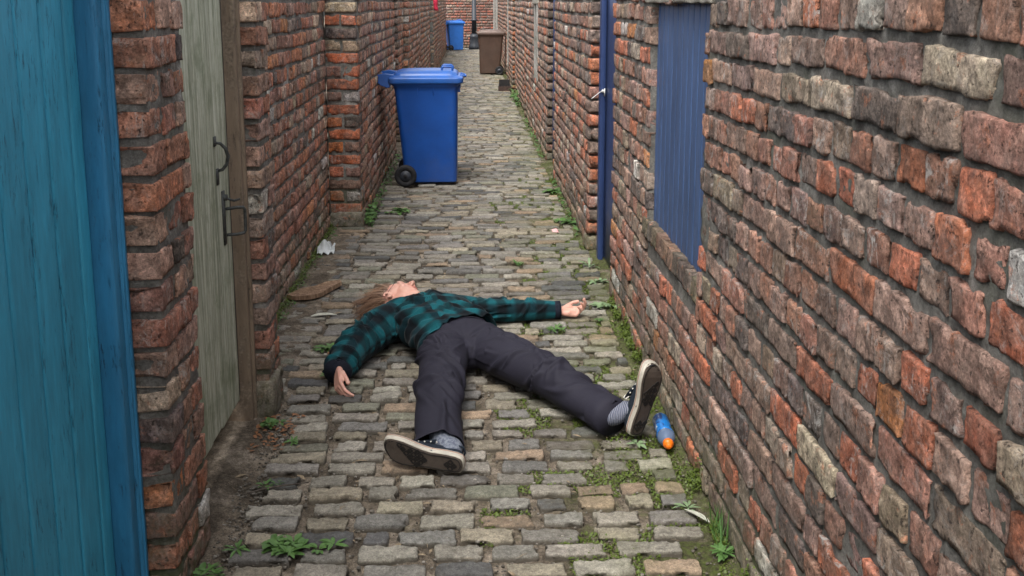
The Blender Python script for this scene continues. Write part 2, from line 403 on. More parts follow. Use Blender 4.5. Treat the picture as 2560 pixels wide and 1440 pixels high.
def rcore(x, y0, y1, th=.22): return (x+MO, x+th, y0+MO, y1-MO, -.05, ZT)

# left side, from behind the camera to the far end
b = left_wall(-.85, -4, .9)
block_obj("brick_wall", wall_parts(b, [lcore(-.85, -4, .9)]), [MB, MM], label="reddish brick wall before the turquoise plank gate, behind the camera", cat="wall")
b = left_wall(-.83, 2.59, 2.93, dfirst=.24, dlast=.24, eff=.45)
block_obj("brick_pier", wall_parts(b+coping(-1.07, -.83, 2.59, 2.93, ZT, rng), [(-1.05, -.838, 2.606, 2.915, -.05, ZT)]), [MB, MM], label="crumbling brick pier between the turquoise plank gate and the mossy green gate", cat="brick pier")
b = left_wall(-.83, 3.90, 4.13, first=(0, 0), dlast=.24, dfirst=.24)
b += left_wall(-1.07, 4.13, 7.42)
b += pier_bricks(-1.07, -.835, 7.40, 1, ZT, [((.36, .10, .045), 4), ((.44, .14, .05), 2), ((.20, .11, .085), 3), ((.06, .05, .05), 1.2), ((.40, .37, .33), .8), ((.33, .24, .16), 1)], rng, z0=.0938)
b += left_wall(-.835, 7.40, 11.1, first=(.122, .245), z0=0)
pp = wall_parts(b+coping(-1.29, -1.07, 3.9, 7.4, ZT, rng)+coping(-1.07, -.84, 7.4, 11.1, ZT, rng), [(-1.05, -.838, 3.914, 4.12, -.05, ZT), (-1.29, -1.08, 4.12, 7.5, -.05, ZT), (-1.07, -.847, 7.41, 11.08, -.05, ZT)])
pp.append(blocks([dict(c=(-.945, 7.45, .055), u=(1, 0, 0), v=(0, 0, 1), n=(0, -1, 0), h=(.125, .06, .08), col=(.17, .155, .125, .2), s=3),
                  dict(c=(-.90, 3.99, .06), u=(1, 0, 0), v=(0, 0, 1), n=(0, -1, 0), h=(.085, .085, .115), col=(.20, .185, .14, .3), s=8)], (14, 8, 8), .02, .012, .01))
block_obj("brick_wall", pp, [MB, MM], label="red brick wall on the left with a projecting orange brick pier before the big blue bin", cat="wall")
b = left_wall(-.86, 12.0, 13.0, dfirst=.115)+face_bricks(-.80, 13.0, 16.0, 1, ZT, PAL_L, rng, dfirst=.115)
for k_ in range(24):
    b.append(dict(c=(-.93, 12.05, PITCH*(k_+.5)), u=(1, 0, 0), v=(0, 0, 1), n=(0, -1, 0), h=(.072, .039, .06), col=pick([((.2, .09, .07), 2), ((.07, .06, .06), 2), ((.16, .12, .1), 2)], rng, .2), s=k_, D=12))
block_obj("brick_wall", wall_parts(b, [(-1.05, -.87, 12.03, 13.1, -.05, ZT), (-1.05, -.81, 13.02, 15.98, -.05, ZT)]), [MB, MM], label="left brick wall with dark jamb bricks just behind the lid of the big blue bin", cat="wall")
b = left_wall(-.84, 16.9, 21)
block_obj("brick_wall", wall_parts(b, [lcore(-.84, 16.9, 21)]), [MB, MM], label="left brick wall stretch beyond the second pale doorpost", cat="wall")
b = left_wall(-.80, 21.9, 27)+left_wall(-.84, 27, 35.2)
block_obj("brick_wall", wall_parts(b, [lcore(-.80, 21.9, 27), lcore(-.84, 27, 35.2)]), [MB, MM], label="far left brick wall with the red cloth, ending at the far blue bin", cat="wall")

# right side
rw = empty("brick_wall", (.8, 0, 0), label="long rough dark brick wall on the right with a boarded blue opening", cat="wall")
hole = [(3.385, 4.42, .61, 1.69)]
b = right_wall(.80, -4, 5.55, holes=hole, dlast=.24, wob=.014, prot=0, eff=.45)
# brick on edge sill
sill = []; y = 3.36
while y < 4.48:
    L = rng.uniform(.105, .13)
    sill.append(dict(c=(.872, y+L/2, .655), u=(0, 1, 0), v=(.05, 0, .9987), n=(-.9987, 0, .05), h=(L/2-.005, .042, .075), col=pick([((.13, .12, .07), 2), ((.19, .12, .08), 2), ((.10, .085, .07), 1)], rng, .1), s=rng.random()*99, D=3)); y += L
hy0, hy1, hz0, hz1 = hole[0]
cores = [(.81, 1.02, -3.99, hy0-.01, -.05, ZT), (.81, 1.02, hy1+.01, 5.54, -.05, ZT), (.81, 1.02, hy0-.01, hy1+.01, -.05, hz0), (.81, 1.02, hy0-.01, hy1+.01, hz1+.02, ZT)]
P_ = wall_parts(b+coping(.8, 1.02, -4, 5.55, ZT, rng), cores)
def shift(parts, dx):
    return [(v-np.array([dx, 0, 0]), q, c, m) for v, q, c, m in parts]
block_obj("brickwork", shift(P_, .8), [MB, MM], rw)
block_obj("brick_sill", shift(wall_parts(sill, []), .8), [MB, MM], rw)
solid("stone_lintel", [(-.006, .12, 3.30, 4.56, 1.676, 1.83)], M_CONC, rw, rad=.01, res=(40, 8, 6), out=.004, rough=.002)
bd = []; y = 3.34; i_ = 0
while y < 4.46:
    bd.append(boxb(.036, .060, y+.0015, y+.092, .68, 1.70, s=i_)); y += .0955; i_ += 1
block_obj("blue_boards", [blocks(bd, (4, 10, 3), .005, .001, warp=2.), blocks([boxb(.050, .075, 3.33, 4.46, .66, 1.71)], (3, 3, 3), .002, 0)], [M_SHUT], rw)
b = right_wall(.795, 6.62, 9.5, dfirst=.115, wob=.01)
for k_ in range(24):
    if k_ < 1: continue
    b.append(dict(c=(.862, 6.68, PITCH*(k_+.5)+.004), u=(1, 0, 0), v=(0, 0, 1), n=(0, -1, 0), h=(.066 if k_ % 2 else .060, rng.uniform(.037, .041), .07), col=pick([((.36, .12, .06), 2), ((.25, .13, .1), 2), ((.18, .13, .11), 2), ((.09, .075, .07), .6)], rng, .3), s=k_+40, D=6.6))
block_obj("brick_wall", wall_parts(b+coping(.8, 1.02, 6.62, 9.5, ZT, rng), [(.806, 1.02, 6.66, 9.49, -.05, ZT)])+[blocks([dict(c=(.87, 6.67, .045), u=(1, 0, 0), v=(0, 0, 1), n=(0, -1, 0), h=(.085, .05, .085), col=(.15, .13, .08, .2), s=5)], (12, 8, 8), .025, .016, .01)], [MB, MM],
          label="right brick wall beyond the navy doorpost, red jamb bricks at its near end", cat="wall")
def jamb(y, xa, xb, pal, dd):
    return [dict(c=((xa+xb)/2, y+.06, PITCH*(k_+.5)), u=(1, 0, 0), v=(0, 0, 1), n=(0, -1, 0), h=(abs(xb-xa)/2, .039, .062), col=pick(pal, rng, .2), s=k_+dd, D=y) for k_ in range(24)]
JP = [((.09, .075, .06), 2), ((.14, .11, .09), 2), ((.24, .10, .07), .6)]
b = right_wall(.805, 10.5, 14.6, holes=[(11.9, 12.6, .76, 1.66)])+jamb(10.48, .81, .93, JP, 0)
rw3 = empty("brick_wall", (.8, 0, 0), label="right brick wall with a small blocked opening framed in bleached timber", cat="wall")
block_obj("brickwork", shift(wall_parts(b, [(.815, 1.02, 10.53, 11.88, -.05, ZT), (.815, 1.02, 12.62, 14.6, -.05, ZT), (.815, 1.02, 11.88, 12.62, -.05, .75), (.815, 1.02, 11.88, 12.62, 1.68, ZT)]), .8), [MB, MM], rw3)
solid("timber_frame", [(-.01, .06, 11.9, 12.0, .74, 1.66), (.0, .06, 12.5, 12.6, .74, 1.66)], M_PALEWOOD, rw3, rad=.006, res=(4, 16, 4), out=.006)
solid("stone_lintel", [(-.012, .12, 11.8, 12.7, 1.655, 1.78)], M_CONC, rw3, rad=.008, res=(10, 4, 4), out=.004)
solid("infill_board", [(.05, .09, 12.0, 12.5, .74, 1.66)], M_OLDWOOD, rw3)
OR = [((.40, .13, .05), 3), ((.2, .11, .08), 2), ((.08, .065, .06), 1.6)]
b = right_wall(.825, 14.75, 18.6)+jamb(14.6, .795, .87, OR, 60)
block_obj("brick_wall", wall_parts(b, [rcore(.825, 14.75, 18.6), (.82, 1.0, 14.62, 14.8, -.05, ZT)]), [MB, MM], label="right brick wall with an orange brick edge, beside the black crate", cat="wall")
b = right_wall(.80, 19.3, 22)+right_wall(.83, 22.9, 35.2)+jamb(19.28, .81, .9, JP+OR, 90)
block_obj("brick_wall", wall_parts(b, [rcore(.80, 19.3, 22), rcore(.83, 22.9, 35.2)]), [MB, MM], label="far right brick wall running past the brown bin to the lamp post", cat="wall")
# end wall across the alley
def end_wall():
    out = []; y = 37.2
    for k in range(26):
        x = -4.0+(k % 2)*.12; zc = PITCH*1.05*(k+.5)
        while x < 4.0:
            L = BL*rng.uniform(.95, 1.04) if rng.random() < .8 else .12
            out.append(dict(c=(x+L/2, y+.03+rng.normal(0, .004), zc), u=(1, 0, 0), v=(0, 0, 1), n=(0, -1, 0), h=(L/2-.007, .041, .04), col=pick([((.27, .08, .05), 4), ((.20, .075, .055), 3), ((.15, .09, .075), 2.2), ((.27, .19, .15), .9)], rng, .25), s=rng.random()*900, D=37))
            x += L
    return out
block_obj("brick_wall", [blocks(end_wall(), (3, 2, 1), .01, .003, warp=2.), blocks([boxb(-4, 4, 37.215, 37.45, -.05, 2.6, (.1, .1, .1, 0), 1)], (4, 4, 4), .01, 0)], [MB, MM], label="red brick wall closing the far end of the alley", cat="wall")
# ---------------------------------------------------------------- ground and setts
def ground():
    xs = np.concatenate([[-60, -12, -4, -2], np.arange(-1.4, -1.12, .05), np.arange(-1.12, .98, .011), [1.0, 1.1, 1.3, 2, 4, 12, 60]])
    ys = np.concatenate([[-60, -20, -6, -2, 0, 1.5], np.arange(2.2, 7.5, .011), np.arange(7.5, 12, .03), np.arange(12, 38, .15), [40, 60, 120]])
    X, Y = np.meshgrid(xs, ys, indexing='ij'); P = np.stack([X, Y, 0*X], -1)
    z = -.017+(fbm(P, 2.2, 3, 4)-.5)*.016+(fbm(P, 28, 3, 8)-.5)*.014+np.clip(vn(P, 70, 5)-.72, 0, 1)*.02
    edge = np.clip((np.abs(X+.02)-.72)/.14, 0, 1)
    z = z+edge*(.012+.02*fbm(P, 9, 3, 21)*np.clip(edge, 0, 1))
    z = np.where((np.abs(X) > 1.3) | (Y > 38) | (Y < 2), -.03, z)
    n, m = X.shape; V = np.stack([X, Y, z], -1).reshape(-1, 3)
    I = np.arange(n*m).reshape(n, m); Q = np.stack([I[:-1, :-1], I[1:, :-1], I[1:, 1:], I[:-1, 1:]], -1).reshape(-1, 4)
    return np_mesh("ground", V, Q, MD)
link("ground", ground(), kind='structure')
PS = [((.238, .218, .182), 5), ((.195, .184, .162), 4), ((.25, .22, .165), 3), ((.15, .144, .132), 2.4), ((.26, .195, .135), 1.2), ((.09, .09, .087), 1.5), ((.29, .27, .225), 1.2), ((.175, .172, .13), 2)]
def xl(y): return -.765 if y < 3.86 else (-.80 if y < 4.15 else (-1.03 if y < 7.36 else -.80))
def xr(y): return .735 if y < 5.5 else (.80 if y < 6.6 else .755)
sb = []; y = 2.25; row = 0
while y < 37.1:
    pitch = rng.uniform(.088, .104); x = xl(y)+rng.uniform(0, .06); R_ = xr(y); tone = rng.uniform(.9, 1.08)
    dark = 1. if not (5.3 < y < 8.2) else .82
    tilt = rng.normal(0, .01)
    while x < R_-.05:
        L = rng.uniform(.12, .20) if y < 4.6 else rng.uniform(.14, .25)
        if rng.random() < .08: L = rng.uniform(.07, .11)
        if x+L > R_: L = R_-x
        gap = rng.uniform(.016, .045) if y < 4.6 else rng.uniform(.010, .03)
        if L > .05 and rng.random() > .03:
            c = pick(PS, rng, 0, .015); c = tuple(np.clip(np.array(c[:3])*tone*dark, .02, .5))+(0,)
            w_ = pitch*(rng.uniform(.335, .40) if y < 4.6 else rng.uniform(.37, .43))
            a = rng.normal(0, .02)+tilt; pz = rng.normal(0, .022); rx = rng.normal(0, .025)
            u = np.array([math.cos(a), math.sin(a), pz]); u /= np.linalg.norm(u); v_ = np.array([-math.sin(a), math.cos(a), rx]); v_ -= u*u.dot(v_); v_ /= np.linalg.norm(v_)
            sb.append(dict(c=(x+L/2, y+tilt*x+rng.normal(0, .003), -.036+rng.normal(0, .0035)), u=u, v=v_, n=np.cross(u, v_), h=(L/2, w_, .04), col=c, s=rng.random()*900, D=y))
        x += L+gap
    y += pitch; row += 1
parts = []
for a, b_, r in [(0, 4.7, (18, 10, 3)), (4.7, 7.6, (12, 7, 3)), (7.6, 14, (7, 4, 2)), (14, 99, (4, 3, 1))]:
    s_ = [q for q in sb if a <= q['D'] < b_]
    parts.append(blocks(s_, r, rad=.0085, out=.0095, chip=.03, warp=1.35, rough=.005, seed=4, oscale=15.))
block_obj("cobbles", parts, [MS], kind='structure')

# ---------------------------------------------------------------- tubes, lofts and other mesh helpers
def frame_of(d, up):
    d = d/np.linalg.norm(d); s = np.cross(d, up); s /= np.linalg.norm(s)+1e-9; return d, s, np.cross(s, d)
def tube(pts, rad, up=(0, 0, 1), seg=12, cap=True, flat=None):
    """elliptic tube; rad: list of r or (side, up)"""
    pts = np.array(pts, float); n = len(pts); V = []; F = []
    for i in range(n):
        d = pts[min(i+1, n-1)]-pts[max(i-1, 0)]; _, s, u = frame_of(d, np.array(up, float))
        r = rad[i] if isinstance(rad, (list, tuple)) else rad
        ra, rb = r if isinstance(r, (list, tuple)) else (r, r)
        for k in range(seg):
            t = 2*math.pi*k/seg; V.append(pts[i]+s*ra*math.cos(t)+u*rb*math.sin(t))
    for i in range(n-1):
        for k in range(seg):
            k2 = (k+1) % seg; F.append((i*seg+k, i*seg+k2, (i+1)*seg+k2, (i+1)*seg+k))
    if cap: F.append(tuple(range(seg-1, -1, -1))); F.append(tuple((n-1)*seg+k for k in range(seg)))
    return V, F
def joinm(ms):
    V = []; F = []
    for v, f in ms:
        o = len(V); V += [tuple(p) for p in v]; F += [tuple(i+o for i in q) for q in f]
    return V, F
def pymesh(name, vf, m, smooth=True):
    me = bpy.data.meshes.new(name); me.from_pydata([tuple(map(float, p)) for p in vf[0]], [], vf[1]); me.materials.append(m)
    me.polygons.foreach_set("use_smooth", np.full(len(me.polygons), smooth, bool)); me.update(); return me
def obj(name, vf, m, parent=None, smooth=True, **k): return link(name, pymesh(name, vf, m, smooth), parent, **k)
def bevel(o, w=.004, seg=2, ang=35):
    md = o.modifiers.new("bevel", 'BEVEL'); md.width = w; md.segments = seg; md.limit_method = 'ANGLE'; md.angle_limit = math.radians(ang); md.harden_normals = True; return o
def rrect(x0, x1, hy, r, z, n=6):
    out = []
    for cx, cy, a0 in ((x1-r, hy-r, 0), (x0+r, hy-r, 90), (x0+r, -hy+r, 180), (x1-r, -hy+r, 270)):
        for k in range(n+1):
            a = math.radians(a0+90*k/n); out.append((cx+r*math.cos(a), cy+r*math.sin(a), z))
    return out
def loft(rings, cap0=True, cap1=True):
    n = len(rings[0]); V = [p for r in rings for p in r]; F = []
    for i in range(len(rings)-1):
        for k in range(n):
            k2 = (k+1) % n; F.append((i*n+k, i*n+k2, (i+1)*n+k2, (i+1)*n+k))
    if cap0: F.append(tuple(range(n-1, -1, -1)))
    if cap1: F.append(tuple((len(rings)-1)*n+k for k in range(n)))
    return V, F
def cyl(c, ax, r, l, seg=20, r2=None):
    c = np.array(c, float); ax = np.array(ax, float)/np.linalg.norm(ax); up = (0, 0, 1) if abs(ax[2]) < .9 else (1, 0, 0)
    return tube([c-ax*l/2, c+ax*l/2], [r, r2 if r2 is not None else r], up, seg)
def bx(x0, x1, y0, y1, z0, z1):
    V = [(x, y, z) for x in (x0, x1) for y in (y0, y1) for z in (z0, z1)]
    return V, [(0, 1, 3, 2), (4, 6, 7, 5), (0, 4, 5, 1), (2, 3, 7, 6), (0, 2, 6, 4), (1, 5, 7, 3)]

# ---------------------------------------------------------------- gates and doorposts
t = empty("plank_gate", (-.97, 1.8, 0), label="turquoise plank gate with peeling paint in a darker blue frame", cat="gate")
def loc(o, p):  # geometry given in world coordinates, moved under a parent
    o.matrix_parent_inverse = Matrix.Identity(4); o.location = -Vector(p.location); return o
pl = []; y = .9; i_ = 0
while y < 2.5:
    w_ = min(.128, 2.508-y)
    pl.append(boxb(-1.0, -.97+rng.normal(0, .0012), y+.003, y+w_-.003, .05, 1.90, s=i_)); pl[-1]['col'] = (1, 1, 1, 0)
    y += .128; i_ += 1
loc(solid('dark_backing', [(-1.02, -.992, .9, 2.508, .06, 1.89)], M_OLDWOOD, t), t)  # dark sheet behind the planks, its colour gives the grooves their shade
loc(block_obj("plank_panel", [blocks(pl, (8, 40, 3), .006, .0012, warp=1.8, rough=.0005)], [M_BLUEGATE], t), t)
fr = [boxb(-1.03, -.921, 2.512, 2.56, 0, 1.95), boxb(-1.03, -.913, 2.558, 2.60, 0, 1.95, s=2), boxb(-1.03, -.93, .75, .90, 0, 1.95), boxb(-1.03, -.921, .85, 2.56, 1.90, 1.96, s=4)]
loc(block_obj("gate_frame", [blocks(fr[:2]+fr[2:], (6, 60, 6), .007, .0015, warp=1.6, rough=.0006), blocks([boxb(-.93, -.908, 2.566, 2.576, 0, 1.94, s=7)], (3, 60, 3), .004, .001)], [M_BLUEFRAME], t), t)
solid_back = loc(solid("brick_head", [(-1.07, -.86, .75, 2.585, 1.965, 2.06)], M_CONC, t), t)

t = empty("plank_gate", (-.93, 3.4, 0), label="mossy greenish grey plank gate with iron handles and brown peeling post", cat="gate")
pl = []; y = 2.90; i_ = 0
for w_ in (.16, .15, .17, .14, .155, .14):
    y2 = min(y+w_, 3.79)
    pl.append(boxb(-.955, -.93+rng.normal(0, .001), y+.001, y2-.001, .115+rng.normal(0, .004), 1.86, s=i_)); y = y2; i_ += 1
loc(block_obj("plank_panel", [blocks(pl, (8, 40, 3), .003, .0015, warp=1.8, rough=.0006)], [M_GREEN], t), t)
loc(solid("door_edge", [(-.962, -.934, 3.792, 3.822, .125, 1.86)], M_OLDWOOD, t, res=(3, 30, 3), out=.001), t)
loc(block_obj("gate_post", [blocks([boxb(-1.02, -.892, 3.835, 3.868, -.02, 1.94), boxb(-1.02, -.882, 3.868, 3.893, -.02, 1.94, s=3), boxb(-1.02, -.93, 2.86, 2.90, -.02, 1.93, s=5)], (6, 60, 5), .005, .003, warp=1.6, rough=.001)], [M_BROWNPAINT], t), t)
loc(solid("dark_gap_board", [(-1.08, -1.02, 2.9, 3.9, -.02, .3)], M_OLDWOOD, t, res=(20, 4, 3), out=.003), t)  # added dark board, its colour stands in for the shade under the gate
def hl(pts, r): return tube(pts, r, (0, 1, .01), 10)
hd = loc(obj("pull_handle", joinm([hl([(-.928, 3.60, 1.178), (-.910, 3.61, 1.174), (-.895, 3.62, 1.155), (-.889, 3.63, 1.125), (-.895, 3.63, 1.095), (-.910, 3.625, 1.075), (-.93, 3.62, 1.07)], [.005, .006, .0065, .007, .0065, .006, .005]),
     bx(-.932, -.925, 3.59, 3.615, 1.165, 1.20), bx(-.932, -.925, 3.605, 3.63, 1.02, 1.08)]), M_IRON, t), t)
lt = loc(obj("bolt_latch", joinm([bx(-.932, -.924, 3.665, 3.695, .78, .985), hl([(-.925, 3.70, .955), (-.90, 3.73, .938), (-.885, 3.76, .938)], [.005, .005, .004]),
     hl([(-.925, 3.70, .912), (-.89, 3.72, .914), (-.868, 3.735, .912), (-.863, 3.74, .902), (-.863, 3.74, .822), (-.868, 3.735, .812), (-.89, 3.72, .810), (-.925, 3.70, .812)], .0062), cyl((-.922, 3.68, .96), (1, 0, 0), .012, .02)]), M_IRON, t), t)
loc(solid("brick_head", [(-1.07, -.86, 2.94, 3.89, 1.945, 2.06)], M_CONC, t), t)

t = empty("yard_door", (.88, 6.0, 0), label="navy blue doorpost and door edge in the first gap of the right wall", cat="door")
loc(solid("door_post", [(.832, .864, 6.33, 6.42, 0.0, 1.97), (.864, .95, 6.40, 6.46, 0, 1.97)], M_NAVY, t, rad=.003, res=(4, 30, 4), out=.0008), t)
loc(solid("door_panel", [(.868, .905, 5.62, 6.33, .03, 1.92)], M_NAVY, t, rad=.003), t)
loc(obj("hook_latch", joinm([hl([(.842, 6.325, 1.118), (.82, 6.31, 1.108), (.795, 6.29, 1.092), (.768, 6.27, 1.075)], [.004, .003, .0028, .0025]), cyl((.846, 6.322, 1.118), (0, 1, 0), .010, .010), bx(.854, .860, 6.31, 6.328, 1.085, 1.135)]), m_plain("white_metal", (.6, .6, .58), .4, .2, 60, .2), t), t)
t = empty("yard_door", (.87, 10.1, 0), label="narrow dark navy doorpost in the second gap of the right wall", cat="door")
loc(solid("door_post", [(.862, .90, 10.30, 10.42, .0, 1.97)], M_NAVY, t, rad=.003), t)
loc(solid("door_panel", [(.89, .93, 9.55, 10.3, .03, 1.92)], M_NAVY, t), t)
t = empty("yard_door", (-.9, 11.5, 0), label="pale bleached doorpost and dark door beside the big blue bin on the left wall", cat="door")
loc(solid("door_post", [(-.90, -.862, 11.12, 11.20, 0, 1.97)], M_PALEWOOD, t, rad=.003, res=(4, 40, 4), out=.002), t)
loc(solid("door_panel", [(-.98, -.94, 11.2, 12.0, .03, 1.92)], M_OLDWOOD, t), t)
t = empty("yard_door", (-.85, 16.4, 0), label="weathered door with a pale upper frame strip further down the left wall", cat="door")
loc(solid("frame_strip", [(-.84, -.80, 16.02, 16.10, 1.0, 1.72)], M_PALEWOOD, t, rad=.003), t)
loc(solid("door_panel", [(-.92, -.88, 16.0, 16.9, .0, 1.92)], M_OLDWOOD, t), t)
loc(solid("stone_lintel", [(-.95, -.79, 15.9, 17.0, 1.735, 1.9)], M_CONC, t), t)
t = empty("yard_door", (-.85, 21.4, 0), label="dark recessed door in the far left wall below the red cloth", cat="door")
loc(solid("door_panel", [(-.93, -.89, 21.0, 21.9, 0, 1.92)], M_OLDWOOD, t), t)
t = empty("yard_door", (.85, 19.0, 0), label="dark recessed door in the far right wall behind the black crate", cat="door")
loc(solid("door_panel", [(.88, .93, 18.55, 19.3, 0, 1.92)], M_OLDWOOD, t), t)
t = empty("yard_door", (.85, 22.4, 0), label="dark door recess on the right beside the brown bin", cat="door")
loc(solid("door_panel", [(.88, .93, 21.95, 22.95, 0, 1.92)], M_OLDWOOD, t), t)
solid("timber_batten", [(.775, .80, 20.9, 21.0, .35, 1.93)], M_PALEWOOD, None, rad=.003, res=(3, 20, 3), out=.003, label="thin pale timber batten fixed upright to the right wall before the brown bin", cat="batten")
for y_, nm in ((30.0, "nearer of two pale timber posts against the far right wall behind the brown bin"), (33.0, "farther of two pale timber posts against the far right wall behind the brown bin")):
    solid("timber_post", [(.76, .83, y_, y_+.1, 0, 2.2)], M_PALEWOOD, None, rad=.006, res=(3, 20, 3), out=.004, label=nm, cat="post", group="pale timber posts on the far right wall")
rc = []
for i in range(9):
    z = 1.86-i*.045; rc.append([(-.795+.004*i, 21.45+.02*math.sin(i*.9), z), (-.74+.006*i, 21.44+.018*math.sin(i*1.3), z), (-.715+.006*i-.01*math.cos(i), 21.53+.01*math.sin(i), z), (-.76+.005*i, 21.56+.03*math.sin(i*.7), z), (-.797+.004*i, 21.5, z)])
obj("hanging_cloth", loft(rc), m_plain("red_fabric", (.45, .018, .05), .8, 0, 30, .2), label="small red cloth hanging from the far left wall", cat="cloth")

# ---------------------------------------------------------------- bins
def make_bin(body_m, lid_m, label, x, y, rz, sc=1.):
    t = empty("wheelie_bin", (x, y, 0), rz, label=label, cat="wheelie bin", group="wheelie bins standing in the alley")
    rubber = MRUB
    hy = .255
    secs = [(.030, -.215, .236, .21, .03), (.036, -.225, .246, .222, .045), (.12, -.232, .249, .226, .05), (.30, -.248, .252, .234, .05), (.60, -.276, .255, .249, .05), (.86, -.302, .258, .262, .05), (.905, -.312, .262, .268, .05), (.925, -.335, .285, .287, .055), (.955, -.345, .292, .29, .055)]
    rings = [rrect(a, b, h, r, z) for z, a, b, h, r in secs]
    bm = [loft(rings)]
    for sy in (-1, 1):
        for xx in (-.10, .04):  # short ribs under the rim
            bm.append(bx(xx, xx+.008, sy*.262-.006, sy*.262+.006, .83, .91))
        bm.append(bx(.247, .285, sy*.20-.004, sy*.20+.004, .85, .93))
    o = obj("body", joinm(bm), body_m, t); bevel(o, .006, 2, 40)
    for sy in (-1, 1):
        rg = []
        for z, e in ((.930, .0), (.948, .005), (.985, .004)):
            rg.append(rrect(-.36-e, .305+e, .302+e, .055, z))
        pass
    L = [rrect(-.352, .306, .302, .05, .932), rrect(-.357, .312, .307, .055, .945), rrect(-.357, .31, .305, .055, .982), rrect(-.34, .295, .285, .06, .992), rrect(-.31, .268, .262, .07, 1.0), rrect(-.30, .255, .25, .07, 1.022), rrect(-.26, .225, .22, .08, 1.038), rrect(-.18, .15, .15, .08, 1.046)]
    lid = [loft(L)]
    for sy in (-1, 1):   # hinge ears and side arms
        ear = [(-.33, sy*.24, .93), (-.30, sy*.24, 1.01), (-.38, sy*.24, 1.022), (-.45, sy*.24, 1.012), (-.475, sy*.24, .985), (-.46, sy*.24, .95), (-.42, sy*.24, .915), (-.37, sy*.24, .895), (-.34, sy*.24, .895)]
        A = [(p[0], p[1]+.022, p[2]) for p in ear]; B_ = [(p[0], p[1]-.022, p[2]) for p in ear]
        lid.append(loft([B_, A]))
    o = obj("lid", joinm(lid), lid_m, t); bevel(o, .007, 3, 40)
    g = []
    for sy in (-1, 1):
        g.append(tube([(.12, sy*.13, 1.03), (.12, sy*.13, 1.068), (.135, sy*.13, 1.075), (.20, sy*.13, 1.072), (.215, sy*.13, 1.06), (.215, sy*.13, 1.025)], .010, (0, 1, 0.01), 8))
    g.append(tube([(.285, -.10, 1.0), (.33, -.10, .985), (.335, 0, .985), (.33, .10, .985), (.285, .10, 1.0)], .009, (0, 0, 1), 8))
    obj("lid_grip", joinm(g), lid_m, o)
    hb = tube([(-.455, -.262, .985), (-.455, .262, .985)], .017, (0, 0, 1), 12)
    obj("handle_bar", joinm([hb, bx(-.46, -.33, -.10, -.075, .93, .985), bx(-.46, -.33, .075, .10, .93, .985)]), body_m, t)
    obj("axle", joinm([cyl((-.215, 0, .1), (0, 1, 0), .012, .52), bx(-.235, -.17, -.19, .19, .085, .15)]), MIRON2, t)
    def wheel(sy):
        prof = [(.055, .0), (.085, .0), (.097, .006), (.1, .018), (.1, .034), (.097, .046), (.085, .052), (.060, .052), (.055, .044), (.02, .044), (.018, .054), (.0001, .055)]
        V = []; F = []; sg = 36
        for r, h in prof:
            for k in range(sg):
                a = 2*math.pi*k/sg; V.append((-.215+r*math.cos(a), sy*(.232+h), .1+r*math.sin(a)))
        for i in range(len(prof)-1):
            for k in range(sg):
                k2 = (k+1) % sg; q = (i*sg+k, i*sg+k2, (i+1)*sg+k2, (i+1)*sg+k); F.append(q if sy > 0 else q[::-1])
        F.append(tuple(range(sg)))
        return V, F
    for sy in (-1, 1):
        wo_ = obj("wheel", wheel(sy), rubber, t)
        obj("hub", joinm([tube([(-.215, sy*.267, .1), (-.215, sy*.283, .1)], [.052, .048], (0, 0, 1), 28)]), MHUB, wo_)
    t.scale = (sc, sc, sc)
    return t
MRUB = m_plain("black_rubber", (.018, .018, .02), .7, 0, 40, .3, .0008, .3, .25)
MHUB = m_plain("wheel_hub_plastic", (.035, .04, .05), .5, 0, 40, .2)
MIRON2 = m_plain("dark_steel", (.05, .05, .05), .5, .6, 40, .3)
MBB = m_plain("blue_bin_plastic", (.006, .062, .285), .42, 0, 5, .16, .0006, .45, .22)
MBL = m_plain("blue_lid_plastic", (.016, .095, .36), .36, 0, 6, .16, .0006, .5, .25)
MBF = m_plain("faded_blue_plastic", (.03, .16, .55), .45, 0, 6, .12, .0006, .45, .1)
MBR = m_plain("brown_bin_plastic", (.072, .043, .031), .5, 0, 5, .2, .0006, .4, .25)
MBRL = m_plain("dusty_brown_lid_plastic", (.13, .088, .072), .45, 0, 9, .2, .0006, .45, .3)
make_bin(MBB, MBL, "large royal blue wheelie bin in the middle distance behind the lying person", -.385, 9.30, 0, 1.02)
make_bin(MBR, MBRL, "brown wheelie bin with pale dusty lid against the far right wall", .47, 23.55, math.radians(178), 1.0)
make_bin(MBF, MBF, "small-looking light blue wheelie bin at the far end by the end wall", -.54, 35.3, math.radians(16), 1.0)

# lamp post at the far end
t = empty("street_lamp", (.14, 36.0, 0), label="dark grey cast iron street lamp column before the end wall", cat="street lamp")
ML = m_plain("dark_grey_paint", (.03, .034, .042), .5, 0, 12, .2)
def turned(prof, seg=16): return loft([[(r*math.cos(2*math.pi*k/seg), r*math.sin(2*math.pi*k/seg), z) for k in range(seg)] for z, r in prof])
obj("base", turned([(0, .20), (.12, .20), (.16, .17), (.42, .165), (.46, .18), (.50, .15), (.56, .11)], 8), ML, t)
obj("column", turned([(.56, .095), (1.0, .085), (1.02, .13), (1.06, .13), (1.08, .085), (3.6, .055), (3.65, .08), (3.7, .05), (4.3, .04)]), ML, t)
lan = obj("lantern", turned([(4.3, .08), (4.35, .12), (4.75, .2), (4.78, .23), (4.95, .08), (5.0, .03)], 6), ML, t)

